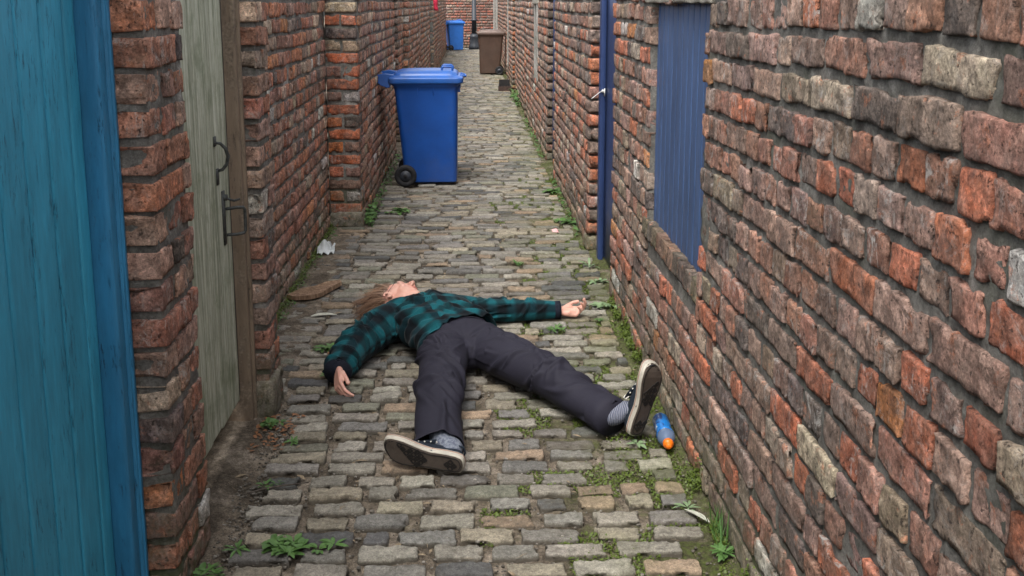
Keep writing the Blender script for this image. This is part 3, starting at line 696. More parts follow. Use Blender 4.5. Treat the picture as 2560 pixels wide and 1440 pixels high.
# black crate
t = empty("crate", (.655, 19.2, 0), -.03, label="small open black crate on the cobbles by the right wall", cat="crate")
MK = m_plain("black_plastic", (.02, .018, .018), .5, 0, 20, .3); MK2 = m_plain("rusty_brown_panel", (.055, .032, .024), .7, 0, 20, .4)
obj("tray", joinm([bx(-.12, .12, -.22, .22, 0, .012), bx(-.12, -.105, -.22, .22, .012, .10), bx(.105, .12, -.22, .22, .012, .10), bx(-.105, .105, .205, .22, .012, .19)]), MK, t, smooth=False)
obj("front_panel", joinm([bx(-.12, .12, -.235, -.221, 0, .085)]+[bx(-.11+.05*i, -.09+.05*i, -.235, -.222, .086, .10) for i in range(5)]), MK2, t, smooth=False)

# ---------------------------------------------------------------- bottle, litter
def place(bl, loc, ax_y, ax_z):  # matrix whose local y points along ax_y, z near ax_z
    yv = Vector(ax_y).normalized(); xv = yv.cross(Vector(ax_z)).normalized(); zv = xv.cross(yv)
    M = Matrix((xv, yv, zv)).transposed().to_4x4(); M.translation = Vector(loc); bl.matrix_world = M; return bl
t = empty("sports_bottle", (0, 0, 0), label="crumpled blue plastic sports drink bottle with orange cap beside the upright shoe", cat="bottle")
def yr(prof, seg=24, sq=1.): return loft([[(r*math.cos(2*math.pi*k/seg), y, r*sq*math.sin(2*math.pi*k/seg)) for k in range(seg)][::-1] for y, r in prof])
mbt, n = mat("clear_grey_blue_plastic"); n.out((.10, .14, .22), .18, None, .5, 0)
mlab, n = mat("blue_bottle_label")
vv = n.tc.outputs['Object']
c = n.mix(n.ramp(n.noise(26, 2, .5, vec=n.coord((1, .6, 1)), dist=.8), (.52, 0.), (.56, 1.)), (.01, .16, .48), (.008, .05, .20))
c = n.mix(n.ramp(n.noise(45, 2, .5, vec=n.coord((1, .4, 1)), dist=1.), (.62, 0.), (.65, 1.)), c, (.45, .5, .55))
n.out(c, .35, n.bump(n.noise(30, 3), .003, 1.), .5)
obj("bottle_body", yr([(-.115, .012), (-.113, .026), (-.10, .031), (-.02, .031), (0, .027), (.02, .031), (.05, .035), (.065, .034), (.082, .026), (.094, .0165), (.10, .015)]), mbt, t)
obj("label_sleeve", yr([(-.095, .0318), (-.03, .0318), (-.02, .0312), (0, .0282), (.02, .032), (.042, .0352)], 24), mlab, t)
obj("cap", yr([(.094, .018), (.096, .020), (.110, .020), (.113, .017), (.117, .012), (.128, .011), (.131, .007)], 20), m_plain("orange_plastic", (.75, .16, .01), .35, 0, 20, .1), t)
place(t, (.742, 3.60, .036), (-.04, -1, -.03), (0, 0, 1))

rgL = random.Random(5)
def sheet(nx, ny, f):
    V = [f(i/(nx-1), j/(ny-1)) for i in range(nx) for j in range(ny)]
    F = [(i*ny+j, (i+1)*ny+j, (i+1)*ny+j+1, i*ny+j+1) for i in range(nx-1) for j in range(ny-1)]
    return V, F
def crumple(name, label, cat, c, sx, sy, hz, m, seed):
    P = []
    def f(u, v):
        q = np.array([u*3.1+seed, v*3.3, seed*.7]); h = abs(vn(q, 1.3, seed)-.5)*2*hz+hz*.9*math.exp(-((u-.45)**2+(v-.5)**2)*9)
        r = np.array([u*2.3, v*2.1, seed*1.3])
        return (c[0]+(u-.5)*sx*(.7+.6*vn(r, 2, seed+2)), c[1]+(v-.5)*sy*(.7+.6*vn(r, 2, seed+3)), c[2]+h)
    o = obj(name, sheet(12, 12, f), m, label=label, cat=cat, smooth=False); s = o.modifiers.new("thick", 'SOLIDIFY'); s.thickness = .0008; return o
crumple("plastic_litter", "crumpled translucent white plastic scrap at the foot of the left wall", "litter", (-.985, 6.60, .0), .10, .15, .07, m_plain("milky_plastic", (.5, .53, .53), .3, 0, 20, .2), 3)
crumple("paper_scrap", "tiny pale pink scrap by the right wall near the navy doorpost", "litter", (.62, 7.18, .0), .045, .08, .015, m_plain("pink_paper", (.6, .34, .34), .6), 4)
# splintered plank
wpts = [(-1.06, 5.50), (-1.0, 5.62), (-.93, 5.66), (-.86, 5.74), (-.79, 5.80), (-.775, 5.76), (-.83, 5.62), (-.87, 5.52), (-.92, 5.47), (-1.0, 5.46)]
bt = [(x, y, .008+.012*vn(np.array([x*20, y*20, 0]), 1, 1)) for x, y in wpts]; tp = [(x*.97-.027, .99*y+.056, z+.018+.012*vn(np.array([x*15, y*15, 3.]), 1, 2)) for x, y, z in bt]
o = obj("wood_fragment", loft([bt, tp]), m_wood("rotten_wood", (.08, .05, .035), (.20, .125, .08), (.34, .24, .16)), smooth=False, label="flat splintered piece of rotten plank lying on cobbles by the left wall", cat="wood piece")
obj("twig", tube([(-.80, 3.20, .012), (-.72, 3.24, .016), (-.66, 3.25, .020), (-.58, 3.28, .014)], [.003, .0035, .003, .0018], (0, 0, 1), 6), M_OLDWOOD, label="thin dark twig on the bare earth beside the crumbling pier", cat="twig")
# dead leaves
def leaf_vf(c, L, W, ang, pitch=.1, curl=.3, roll=0., n=5):
    V = []; F = []; ca, sa = math.cos(ang), math.sin(ang)
    for i in range(n+1):
        s = i/n; w_ = W*math.sin(math.pi*min(1, s*.92+.05))**.8*(1-.25*s); d = L*s; z = L*(math.sin(pitch)*s-curl*s*s*.6)
        dd = d*math.cos(pitch)
        for k in (-1, 0, 1):
            lx = k*w_/2; zz = z+abs(k)*w_*.18+lx*roll
            V.append((c[0]+ca*dd-sa*lx, c[1]+sa*dd+ca*lx, c[2]+zz))
    for i in range(n):
        for k in (0, 1): a = i*3+k; F.append((a, a+3, a+4, a+1))
    return V, F
mdl = m_plain("dry_brown_leaf", (.20, .09, .04), .7, 0, 60, .5); mpl = m_plain("pale_grey_leaf", (.42, .42, .35), .6, 0, 60, .25)
obj("leaf", joinm([leaf_vf((.765, 2.955, .012), .105, .042, math.radians(128), .12, .15, .3, 8)]), mpl, label="large pale fallen leaf on a mossy cobble by the right wall", cat="leaf")
obj("leaf", joinm([leaf_vf((-.70, 4.60, .008), .09, .05, .4, .25, .3), leaf_vf((-.66, 4.57, .008), .07, .04, 1.8, .4, .5), leaf_vf((-.69, 4.56, .008), .08, .035, -.5, .3, .4)]), mdl, label="curled brown dead leaf lying by a weed on the left of the person", cat="leaf")
for i, (x, y, a) in enumerate([(-.62, 5.30, 0.2)]):
    obj("leaf", joinm([leaf_vf((x-.25, y-.12, .01), .14, .05, a, .05, .1)]), mpl, label="whitish dry leaf on the cobbles to the left of the hair", cat="leaf")
lb = []
for i in range(70):
    x = -.86+rgL.random()*.16; y = 3.55+rgL.random()*.35
    lb.append(leaf_vf((x, y, .004), .012+rgL.random()*.022, .010+rgL.random()*.01, rgL.random()*6.3, rgL.random()*.5, .3, 0, 3))
link("leaf_litter", pymesh("leaf_litter", joinm(lb), mdl), kind='stuff', label="dry leaf crumbs below the green gate", cat="leaf litter")

sv = []
for i in range(420):
    y = 2.5+4.6*rgL.random()**1.5; x = rgL.uniform(-.84 if y < 3.8 else xl(y), .78); a = rgL.random()*6.3; L = rgL.uniform(.012, .05); z = rgL.uniform(-.008, .006)
    sv.append(leaf_vf((x, y, z), L, rgL.uniform(.0012, .003) if i % 3 else L*.4, a, rgL.uniform(0, .25), .1, 0, 2))
link("plant_debris", pymesh("plant_debris", joinm(sv), m_plain("straw_debris", (.22, .17, .11), .9, 0, 60, .6)), kind='stuff', label="scattered straw, leaf and twig crumbs on the cobbles", cat="debris")
# ---------------------------------------------------------------- weeds
ML1 = m_leaf("weed_leaf", (.035, .085, .02), (.10, .19, .05)); ML2 = m_leaf("pale_weed_leaf", (.09, .15, .06), (.22, .30, .17)); MG = m_leaf("grass_blade", (.03, .085, .015), (.08, .16, .04))
def rosette(c, R, n, m, label, seed, lw=.32, up=.35, clusters=1, cat="weed", spread=0., name="weed"):
    r = random.Random(seed); ms = []
    for q in range(clusters):
        cx = c[0]+(r.random()-.5)*spread*2; cy = c[1]+(r.random()-.5)*spread*1.2; k0 = r.uniform(.6, 1.1)
        for i in range(n):
            a = 2*math.pi*(i/n)+r.uniform(-.4, .4); L = R*r.uniform(.5, 1.05)*k0
            ms.append(leaf_vf((cx+.006*math.cos(a), cy+.006*math.sin(a), .004+.01*r.random()), L, L*lw*r.uniform(.8, 1.3), a, r.uniform(.15, .75)*up*2, r.uniform(.15, .6), r.uniform(-.3, .3), 4))
    return link(name, pymesh(name, joinm(ms), m), label=label, cat=cat, group="small weeds rooted between the cobbles")
rosette((-.565, 2.86, 0), .062, 9, ML1, "leafy green weed clump at the very bottom left between cobbles", 1, .5, clusters=9, spread=.085)
rosette((-.735, 2.86, 0), .075, 12, ML1, "spiky rosette weed at the bottom left beside the earth strip", 2, .28)
rosette((-.80, 2.74, 0), .06, 9, ML1, "small weed half cut by the bottom edge at the foot of the crumbling pier", 22, .3, clusters=3, spread=.04)
rosette((-.44, 2.88, 0), .055, 8, ML1, "small rosette just right of the leafy clump at bottom left", 23, .35)
rosette((-.715, 3.27, 0), .055, 9, ML1, "weed beside the short turned cobble, at the end of the twig", 3, .35, clusters=2, spread=.03)
rosette((-.80, 3.80, 0), .05, 9, ML1, "bright weed growing at the foot of the brown gate post", 4, .5, clusters=4, spread=.03)
rosette((-.71, 3.62, 0), .04, 8, ML1, "tiny weed at the edge of the earth strip near the green gate", 24, .4, clusters=2, spread=.03)
rosette((-.72, 4.66, 0), .065, 10, ML1, "green weed on the cobbles left of the plaid sleeve elbow", 5, .4, clusters=4, spread=.05)
rosette((-.675, 4.33, 0), .05, 9, ML1, "small weed on the cobbles left of the resting right hand", 6, .4, clusters=2, spread=.04)
rosette((.63, 3.56, 0), .05, 8, ML2, "little pale weed just below the upright shoe heel", 7, .45)
rosette((.72, 3.06, 0), .075, 9, ML2, "pale green rosette at the lower right by the large leaf", 8, .3)
rosette((.76, 2.80, 0), .06, 9, ML1, "leafy weed at the bottom right beneath the grass tuft", 9, .4, clusters=3, spread=.05)
rosette((.42, 4.93, 0), .05, 9, ML1, "weed growing under the cuff of the outstretched left arm", 10, .3, clusters=4, spread=.06)
rosette((.30, 6.21, 0), .05, 10, MG, "grassy weed in the middle of the cobbles beyond the outstretched arm", 11, .2, up=.6, clusters=3, spread=.04)
rosette((.755, 6.15, 0), .10, 10, ML2, "pale star-shaped weed at the foot of the navy doorpost", 12, .24, up=.6)
rosette((.76, 5.78, 0), .06, 9, ML2, "small round weed on the bare doorway earth at right", 13, .5, clusters=2, spread=.03)
rosette((.74, 5.30, 0), .06, 8, ML2, "pale ivy-like weed at the right wall level with the left hand", 14, .7, clusters=3, spread=.05)
rosette((.70, 7.45, 0), .09, 8, ML1, "weed at the right wall behind the pink scrap", 15, .5, clusters=3, spread=.06)
rosette((.72, 8.7, 0), .12, 9, ML1, "dark leafy weed at the right wall level with the big blue bin", 16, .4, clusters=3, spread=.07)
rosette((-.60, 7.9, 0), .08, 8, ML1, "low weed spreading onto the cobbles before the big blue bin", 17, .5, clusters=5, spread=.13)
rosette((.70, 5.05, 0), .03, 8, ML1, "tiny weed in the moss just past the outstretched hand", 18, .5, clusters=2, spread=.03)
rosette((.10, 36.2, 0), .22, 12, ML1, "grassy weed at the end wall between far blue bin and lamp", 19, .2, up=.8)
gv = []
for i in range(46):
    a = rgL.random()*6.3; L = .06+.10*rgL.random()
    gv.append(leaf_vf((.785+(rgL.random()-.5)*.06, 2.88+(rgL.random()-.5)*.16, 0), L, .0042, a, 1.0+.45*rgL.random(), .35, 0, 5))
link("grass_tuft", pymesh("grass_tuft", joinm(gv), MG), label="tuft of thin green grass at the bottom of the right wall", cat="grass tuft")
# leafy growth along the wall foot (nobody could count it)
iv = []
def strip(x0, y0, y1, n, wx, hz, s0, s1):
    for i in range(n):
        y = y0+(y1-y0)*rgL.random(); x = x0+rgL.gauss(0, wx); z = abs(rgL.gauss(0, hz)); L = rgL.uniform(s0, s1)
        iv.append(leaf_vf((x, y, z), L, L*.7, rgL.random()*6.3, rgL.uniform(-.2, .8), .4, rgL.uniform(-.5, .5), 3))
strip(-.79, 7.38, 7.9, 150, .02, .04, .02, .05); strip(-.79, 7.6, 10.9, 260, .02, .03, .02, .04); strip(-1.02, 4.3, 7.3, 260, .02, .015, .01, .025)
strip(.775, 7.0, 9.4, 90, .015, .03, .02, .045); strip(.78, 10.5, 14.6, 90, .015, .04, .03, .05); strip(.77, 16, 18, 120, .03, .08, .04, .08); strip(-.82, 12, 13, 60, .02, .08, .03, .06)
link("wall_foot_plants", pymesh("wall_foot_plants", joinm(iv), ML1), kind='stuff', label="creeping leafy plants along the foot of the walls", cat="ground cover")
# moss cushions in joints near the right wall
def moss():
    V = []; n = 0; r = np.random.default_rng(3)
    N = 110000; x = r.uniform(.02, .80, N); y = r.uniform(2.55, 9.5, N); P = np.stack([x, y, 0*x], -1)
    dens = (vn(P, 4.2, 40)*.65+vn(P, 11, 41)*.35); th = .765-.35*np.clip((x+.0)/.6, 0, 1)-.07*(y < 3.4)-.05*((y > 4.2)&(y < 5.4))+.03*(y > 5.4)
    k = dens > th; x, y = x[k], y[k]
    xw = r.uniform(.76, .799, 9000); yw = r.uniform(2.5, 5.4, 9000); kw = vn(np.stack([xw*0, yw, xw*0], -1), 9, 14) > .45; xw, yw = xw[kw], yw[kw]; nw = len(xw); zw = np.abs(r.normal(0, .035, nw))*np.clip(vn(np.stack([xw*0, yw, 0*xw], -1), 5, 4)*2-.3, 0, 2); xw = np.minimum(.797, .76+zw*.6+r.uniform(0, .03, nw))
    yl = r.uniform(4.2, 7.4, 4000); xl_ = -1.06+np.abs(r.normal(0, .02, 4000)); zl = np.abs(r.normal(0, .02, 4000))
    z = -.014+np.abs(r.normal(0, .005, len(x)))
    X = np.concatenate([x, xw, xl_]); Y = np.concatenate([y, yw, yl]); Z = np.concatenate([z, zw, zl]); M = len(X)
    s = r.uniform(.0035, .0075, M)[:, None]; a = r.uniform(0, 6.28, M); up = r.uniform(.2, 1.2, M)
    C = np.stack([X, Y, Z], -1); d = np.stack([np.cos(a), np.sin(a), up], -1)*s; w_ = np.stack([-np.sin(a), np.cos(a), 0*a], -1)*s*.7
    V = np.stack([C-w_, C+w_, C+d+w_*.3, C+d-w_*.3], 1).reshape(-1, 3); Q = np.arange(M*4).reshape(M, 4)
    return np_mesh("moss", V, Q, m_leaf("bright_moss", (.035, .060, .006), (.105, .145, .018)), smooth=False)
link("moss", moss(), kind='stuff', label="bright green moss filling the joints towards the right wall", cat="moss")
# loose grit
def grit():
    r = np.random.default_rng(9); Bp = []
    for i in range(6500):
        y = 2.5+5*r.random()**1.4; x = r.uniform(xl(y)-.02, .78) if i % 4 else r.uniform(-.83 if y < 3.8 else xl(y), -.72 if y < 3.8 else .78); s = r.uniform(.002, .0055)*(1.6 if r.random() < .06 else 1)
        g = r.uniform(.08, .34)
        Bp.append(dict(c=(x, y, r.uniform(-.012, -.002)), u=(1, 0, 0), v=(0, 1, 0), n=(0, 0, 1), h=(s, s*r.uniform(.6, 1), s*.7), col=(g, g*.92, g*.8, 0), s=i))
    return [blocks(Bp, (2, 2, 2), .004, .0012, warp=1.)]
block_obj("grit", grit(), [MS], kind='stuff', label="loose grit and small pebbles in the cobble joints", cat="grit")
# ---------------------------------------------------------------- the lying person
def A(*v): return np.array(v, float)
def remesh(vf, vox, smooth=4, name="tmp", fac=.5):
    me = bpy.data.meshes.new(name); me.from_pydata([tuple(map(float, p)) for p in vf[0]], [], vf[1]); me.update()
    o = bpy.data.objects.new(name, me); COL.objects.link(o)
    m = o.modifiers.new("r", 'REMESH'); m.mode = 'VOXEL'; m.voxel_size = vox
    if smooth: s = o.modifiers.new("s", 'SMOOTH'); s.factor = fac; s.iterations = smooth
    dg = bpy.context.evaluated_depsgraph_get(); dg.update(); r = bpy.data.meshes.new_from_object(o.evaluated_get(dg))
    bpy.data.objects.remove(o); bpy.data.meshes.remove(me); return r
def coords(me):
    a = np.empty(len(me.vertices)*3, np.float32); me.vertices.foreach_get("co", a); return a.reshape(-1, 3).astype(float)
def normals(me):
    a = np.empty(len(me.vertices)*3, np.float32); me.vertex_normals.foreach_get("vector", a); return a.reshape(-1, 3).astype(float)
def setco(me, P): me.vertices.foreach_set("co", P.astype(np.float32).ravel()); me.update()
def cut(me, planes):
    bm = bmesh.new(); bm.from_mesh(me)
    for co, no, rad in planes:
        co = Vector(co); no = Vector(no); vs = [v for v in bm.verts if (v.co-co).length < rad]; sv = set(vs)
        es = [e for e in bm.edges if e.verts[0] in sv and e.verts[1] in sv]; fs = [f for f in bm.faces if all(v in sv for v in f.verts)]
        bmesh.ops.bisect_plane(bm, geom=vs+es+fs, plane_co=co, plane_no=no, clear_outer=True, dist=.0001)
    bm.to_mesh(me); bm.free(); me.update()
def bones(P, B):
    """nearest bone: index, distance along (m, cumulative start s0), angle, radial distance"""
    best = np.full(len(P), 1e9); idx = np.zeros(len(P), int); S_ = np.zeros(len(P)); PH = np.zeros(len(P)); RD = np.zeros(len(P))
    for i, (a, b, s0, wgt) in enumerate(B):
        a = A(*a); b = A(*b); d = b-a; L = np.linalg.norm(d); d /= L
        t = np.clip((P-a)@d, 0, L); q = P-a-t[:, None]*d; r = np.linalg.norm(q, axis=1)
        up = A(0, 0, 1); s = np.cross(d, up); s /= np.linalg.norm(s); u = np.cross(s, d)
        k = r/wgt < best; best[k] = (r/wgt)[k]; idx[k] = i; S_[k] = s0+((P-a)@d)[k]; PH[k] = np.arctan2(q@u, q@s)[k]; RD[k] = r[k]
    return idx, S_, PH, RD
def ridge(n): return (1-np.abs(2*n-1))**2.0
def ell(c, rc, rn, rr, C_, N_, R_, seg=14):
    V = []; F = []
    for i in range(seg+1):
        th_ = math.pi*i/seg
        for k in range(seg):
            ph = 2*math.pi*k/seg; V.append(A(*c)+C_*rc*math.cos(th_)+N_*rn*math.sin(th_)*math.cos(ph)+R_*rr*math.sin(th_)*math.sin(ph))
    for i in range(seg):
        for k in range(seg):
            k2 = (k+1) % seg; F.append((i*seg+k, i*seg+k2, (i+1)*seg+k2, (i+1)*seg+k))
    return V, F
def limb(pts, rad, up=(0, 0, 1), seg=20, sub=5):
    """smoothly interpolated tube with rounded ends"""
    pts = [A(*p) for p in pts]; rad = [A(*(r if isinstance(r, (tuple, list)) else (r, r))) for r in rad]; P = []; R = []
    n = len(pts)
    for i in range(n-1):
        p0, p1, p2, p3 = pts[max(i-1, 0)], pts[i], pts[i+1], pts[min(i+2, n-1)]
        r0, r1, r2, r3 = rad[max(i-1, 0)], rad[i], rad[i+1], rad[min(i+2, n-1)]
        for k in range(sub):
            t = k/sub; f = lambda a, b, c, d: .5*((2*b)+(-a+c)*t+(2*a-5*b+4*c-d)*t*t+(-a+3*b-3*c+d)*t**3)
            P.append(f(p0, p1, p2, p3)); R.append(np.maximum(f(r0, r1, r2, r3), .002))
    P.append(pts[-1]); R.append(rad[-1])
    d0 = P[0]-P[1]; d0 /= np.linalg.norm(d0); d1 = P[-1]-P[-2]; d1 /= np.linalg.norm(d1)
    h0 = R[0].min(); h1 = R[-1].min()
    P = [P[0]+d0*h0*.95, P[0]+d0*h0*.6]+P+[P[-1]+d1*h1*.6, P[-1]+d1*h1*.95]
    R = [R[0]*.3, R[0]*.8]+R+[R[-1]*.8, R[-1]*.3]
    return tube(P, [tuple(r) for r in R], up, seg)
# joints
hipR, kneeR, ankR = (-.125, 4.33, .115), (-.138, 3.86, .105), (-.128, 3.44, .075)
hipL, kneeL, ankL = (.055, 4.40, .115), (.318, 3.98, .115), (.565, 3.63, .075)
pel, wai, che, nbs = (-.045, 4.40, .115), (-.085, 4.52, .12), (-.18, 4.74, .125), (-.262, 4.92, .105)
shR, elR, wrR = (-.435, 4.735, .105), (-.545, 4.47, .085), (-.592, 4.225, .072)
shL, elL, wrL = (-.075, 4.96, .10), (.19, 5.06, .065), (.452, 5.095, .052)
def unit(v): v = A(*v); return v/np.linalg.norm(v)
hc = unit((-.55, .83, .05)); hn = A(.55, .33, .77); hn -= hc*hn.dot(hc); hn /= np.linalg.norm(hn); hr = np.cross(hn, hc)   # crown, face, right
H0 = A(-.382, 5.095, .125)
def hp(c, n, r): return H0+hc*c+hn*n+hr*r
t = empty("person", (-.05, 4.35, 0), label="person in green plaid overshirt and dark trousers lying on their back with limbs spread", cat="person")
parts = []
# head
parts += [ell(hp(.028, -.012, 0), .098, .092, .074, hc, hn, hr), ell(hp(-.03, .03, 0), .088, .060, .060, hc, hn, hr), ell(hp(-.078, .048, 0), .042, .040, .040, hc, hn, hr),
          ell(hp(-.102, .066, 0), .017, .020, .019, hc, hn, hr), ell(hp(-.055, .005, .045), .05, .035, .016, hc, hn, hr), ell(hp(-.055, .005, -.045), .05, .035, .016, hc, hn, hr),
          ell(hp(.038, .070, 0), .022, .018, .052, hc, hn, hr), ell(hp(-.010, .058, .036), .022, .022, .022, hc, hn, hr), ell(hp(-.010, .058, -.036), .022, .022, .022, hc, hn, hr),
          tube([hp(.030, .080, 0), hp(.012, .094, 0), hp(-.014, .112, 0), hp(-.026, .106, 0)], [.008, .0095, .012, .012], hc, 12),
          ell(hp(-.026, .096, .011), .009, .009, .007, hc, hn, hr), ell(hp(-.026, .096, -.011), .009, .009, .007, hc, hn, hr),
          ell(hp(-.052, .084, 0), .006, .012, .023, hc, hn, hr), ell(hp(-.063, .082, 0), .0065, .011, .020, hc, hn, hr),
          ell(hp(.018, .067, .031), .011, .010, .015, hc, hn, hr), ell(hp(.018, .067, -.031), .011, .010, .015, hc, hn, hr)]
for sg in (1, -1):
    parts.append(tube([hp(.012, -.006, sg*.073), hp(.026, -.018, sg*.084), hp(.016, -.034, sg*.088), hp(-.012, -.028, sg*.083), hp(-.028, -.012, sg*.074)], [.006, .0075, .007, .0065, .006], hc, 8))
    parts.append(ell(hp(-.004, -.014, sg*.074), .022, .014, .006, hc, hn, hr))
parts.append(limb([hp(-.06, -.03, 0), hp(-.10, -.035, 0), nbs], [.056, .056, .062]))
# trunk, legs and arms under the clothes
sd_ = unit((.9, .42, 0))
parts.append(limb([pel, wai, che, nbs], [(.16, .085), (.145, .085), (.165, .10), (.11, .07)]))
parts += [limb([hipR, kneeR, (-.13, 3.56, .078), (-.122, 3.50, .078)], [.075, .052, .036, .035]), limb([hipL, kneeL, (.49, 3.74, .08), (.515, 3.70, .08)], [.075, .052, .036, .035])]
parts += [limb([nbs, shR, elR, wrR], [.05, .05, .04, (.029, .024)]), limb([nbs, shL, elL, wrL], [.05, .045, .036, (.029, .024)])]
def hand(W, d, p, right, curls, thumb):
    d = unit(d); p = A(*p); p -= d*p.dot(d); p /= np.linalg.norm(p); s = np.cross(d, p)*(1 if right else -1); W = A(*W); out = []
    for x, l0, l1 in ((.027, .004, .090), (.009, 0, .094), (-.010, .002, .089), (-.027, .006, .080)):
        out.append(tube([W+d*(-.015)+s*x*.45, W+d*.02+s*x*.85, W+d*.055+s*x, W+d*l1+s*x*1.06], [.013, .0145, .0135, .0115], p, 10))
    out.append(tube([W+s*.008, W+d*.045+s*.026+p*.010, W+d*.06+s*.02+p*.006], [.017, .017, .010], p, 10))
    out.append(tube([W+s*(-.01), W+d*.04-s*.024+p*.008, W+d*.065-s*.022+p*.004], [.015, .015, .009], p, 10))
    for i, (x, root, ln) in enumerate(((.028, .088, (.042, .025, .020)), (.0095, .092, (.046, .029, .021)), (-.0105, .087, (.042, .027, .020)), (-.0285, .078, (.033, .021, .018)))):
        P = [W+d*(root-.018)+s*x, W+d*root+s*x*1.05]; a = 0; R_ = [.0095, .0092]; spread = x*1.0
        for k in range(3):
            a += math.radians(curls[i][k]); v = d*math.cos(a)+p*math.sin(a)+s*spread*(1 if k == 0 else .3); v /= np.linalg.norm(v)
            P.append(P[-1]+v*ln[k]*.5); P.append(P[-1]+v*ln[k]*.5); r_ = (.0083, .0076, .0068)[k]*(.9 if i == 3 else 1); R_ += [r_, r_*1.04]
        P.append(P[-1]+v*.004); R_.append(.0038)
        out.append(tube(P, R_, tuple(s), 10))
    # thumb leaves the side of the palm near its base
    P = [W+d*.012+s*.018, W+d*.035+s*.036+p*.008]; R_ = [.013, .0115]
    for (dd, ss, pp), l in zip(thumb, (.036, .030)):
        v = unit(d*dd+s*ss+p*pp); P.append(P[-1]+v*l*.5); P.append(P[-1]+v*l*.5); R_ += [.0098, .0094]
    P.append(P[-1]+v*.005); R_.append(.005)
    out.append(tube(P, R_, tuple(p), 10)); return out
parts += hand((-.594, 4.205, .066), (.12, -.80, -.42), (.88, -.10, -.42), True, [(22, 26, 16), (30, 32, 20), (36, 36, 22), (42, 38, 22)], [(.92, .16, .32), (.95, -.05, .35)])
parts += hand((.478, 5.098, .050), (.95, .06, -.10), (.05, -.38, .92), False, [(38, 46, 30), (46, 50, 34), (52, 52, 34), (58, 50, 34)], [(.8, .4, .35), (.9, -.1, .4)])
me = remesh(joinm(parts), .0034, 3, "body")
ms, n = mat("skin")
c = n.ramp(n.noise(9, 4, .6), (.3, (.50, .285, .22)), (.7, (.60, .37, .30)))
pz = n.sep(n.tc.outputs['Object'])
red = n.math('MULTIPLY', n.ramp(n.noise(22, 3, .6), (.35, 0.), (.65, 1.)), .45)
c = n.mix(red, c, (.56, .21, .155))
n.out(c, .52, n.bump(n.noise(220, 3, .6), .0008, .6), .4)
n.b.inputs['Subsurface Weight'].default_value = .08; n.b.inputs['Subsurface Radius'].default_value = (.01, .004, .002)
me.materials.clear(); me.materials.append(ms)
# reddened lips, ear and finger tips by vertex colour would be paint: kept as skin tone variation only
me.polygons.foreach_set("use_smooth", np.full(len(me.polygons), True)); body = loc(link("body", me, t), t)

# ---- overshirt
pj = [limb([(-.02, 4.36, .12), (-.06, 4.47, .122), (-.125, 4.60, .125), (-.185, 4.745, .128), (-.25, 4.885, .115), (-.272, 4.93, .105)],
           [(.205, .104), (.205, .108), (.205, .114), (.213, .118), (.185, .10), (.09, .08)], sub=6, seg=32)]
pj += [limb([(-.30, 4.84, .11), shR, (-.50, 4.60, .092), elR, (-.575, 4.35, .078), (-.594, 4.22, .07), (-.600, 4.17, .066)], [.10, .098, .090, .082, .072, .062, .062], sub=6, seg=28)]
pj += [limb([(-.19, 4.90, .11), shL, (.06, 5.03, .078), elL, (.33, 5.08, .062), (.435, 5.095, .056), (.50, 5.10, .055)], [.10, .085, .066, .060, .055, .048, .048], sub=6, seg=28)]
me = remesh(joinm(pj), .0055, 9, "jacket")
P = coords(me); Bj = [((-.02, 4.36, .11), (-.25, 4.9, .11), 0, 1.75), (shR, elR, 0, 1), (elR, (-.600, 4.17, .066), .287, 1), (shL, elL, 0, 1), (elL, (.5, 5.10, .055), .285, 1)]
ix, s, ph, rd = bones(P, Bj)
N = normals(me)
def folds(P, N, ix, s, ph, rd, specs, seed):
    # specs: bone -> list of (s0, s1, count, angle mean, angle spread, width, length, height)
    r = np.random.default_rng(seed); D = np.zeros(len(P))
    for i, L in specs.items():
        k = np.where(ix == i)[0]; rm = np.median(rd[k])
        for (s0, s1, cnt, am, asp, wd, ln, ht) in L:
            for _ in range(cnt):
                sc_ = r.uniform(s0, s1); pc = r.uniform(-.4, math.pi+.4); al = math.radians(r.normal(am, asp)); w_ = wd*r.uniform(.6, 1.2); l_ = ln*r.uniform(.6, 1.4); h_ = ht*r.uniform(.5, 1.3)
                dp = (ph[k]-pc+math.pi) % (2*math.pi)-math.pi; u = s[k]-sc_; v = dp*rm
                al2 = al+.5*v/l_*r.uniform(-1, 1)
                a_ = u*np.cos(al2)+v*np.sin(al2); b_ = -u*np.sin(al2)+v*np.cos(al2)
                prof = np.exp(-(b_/w_)**2)-.45*np.exp(-((b_-1.7*w_)/w_)**2)
                D[k] += h_*prof*np.exp(-(a_/l_)**2)
    D = .024*np.tanh(D*1.75/.024)
    top = np.clip((P[:, 2]-.012)/.04, 0, 1)
    return P+N*(D*top)[:, None]
def wrinkles(P, N, ix, s, ph, rd, specs, seed):
    D = np.zeros(len(P))
    for i, (freq, amp, shear, amp2) in specs.items():
        k = ix == i
        Q = np.stack([s*freq+shear*np.sin(ph+.6), np.cos(ph)*1.1+.13*i, np.sin(ph)*1.1], -1)
        Q2 = np.stack([s*freq*.42-shear*1.6*np.cos(ph), np.cos(ph)*.9+5, np.sin(ph)*.9], -1)
        env = .35+.9*vn(np.stack([s*9, np.cos(ph)*.7, np.sin(ph)*.7], -1), 1, seed+5)
        D = np.where(k, ridge(vn(Q, 1., seed))*amp*env+ridge(vn(Q2, 1., seed+2))*amp2-.3*(amp+amp2), D)
    top = np.clip((P[:, 2]-.012)/.04, 0, 1)
    return P+N*(D*top)[:, None]
tor = ix == 0
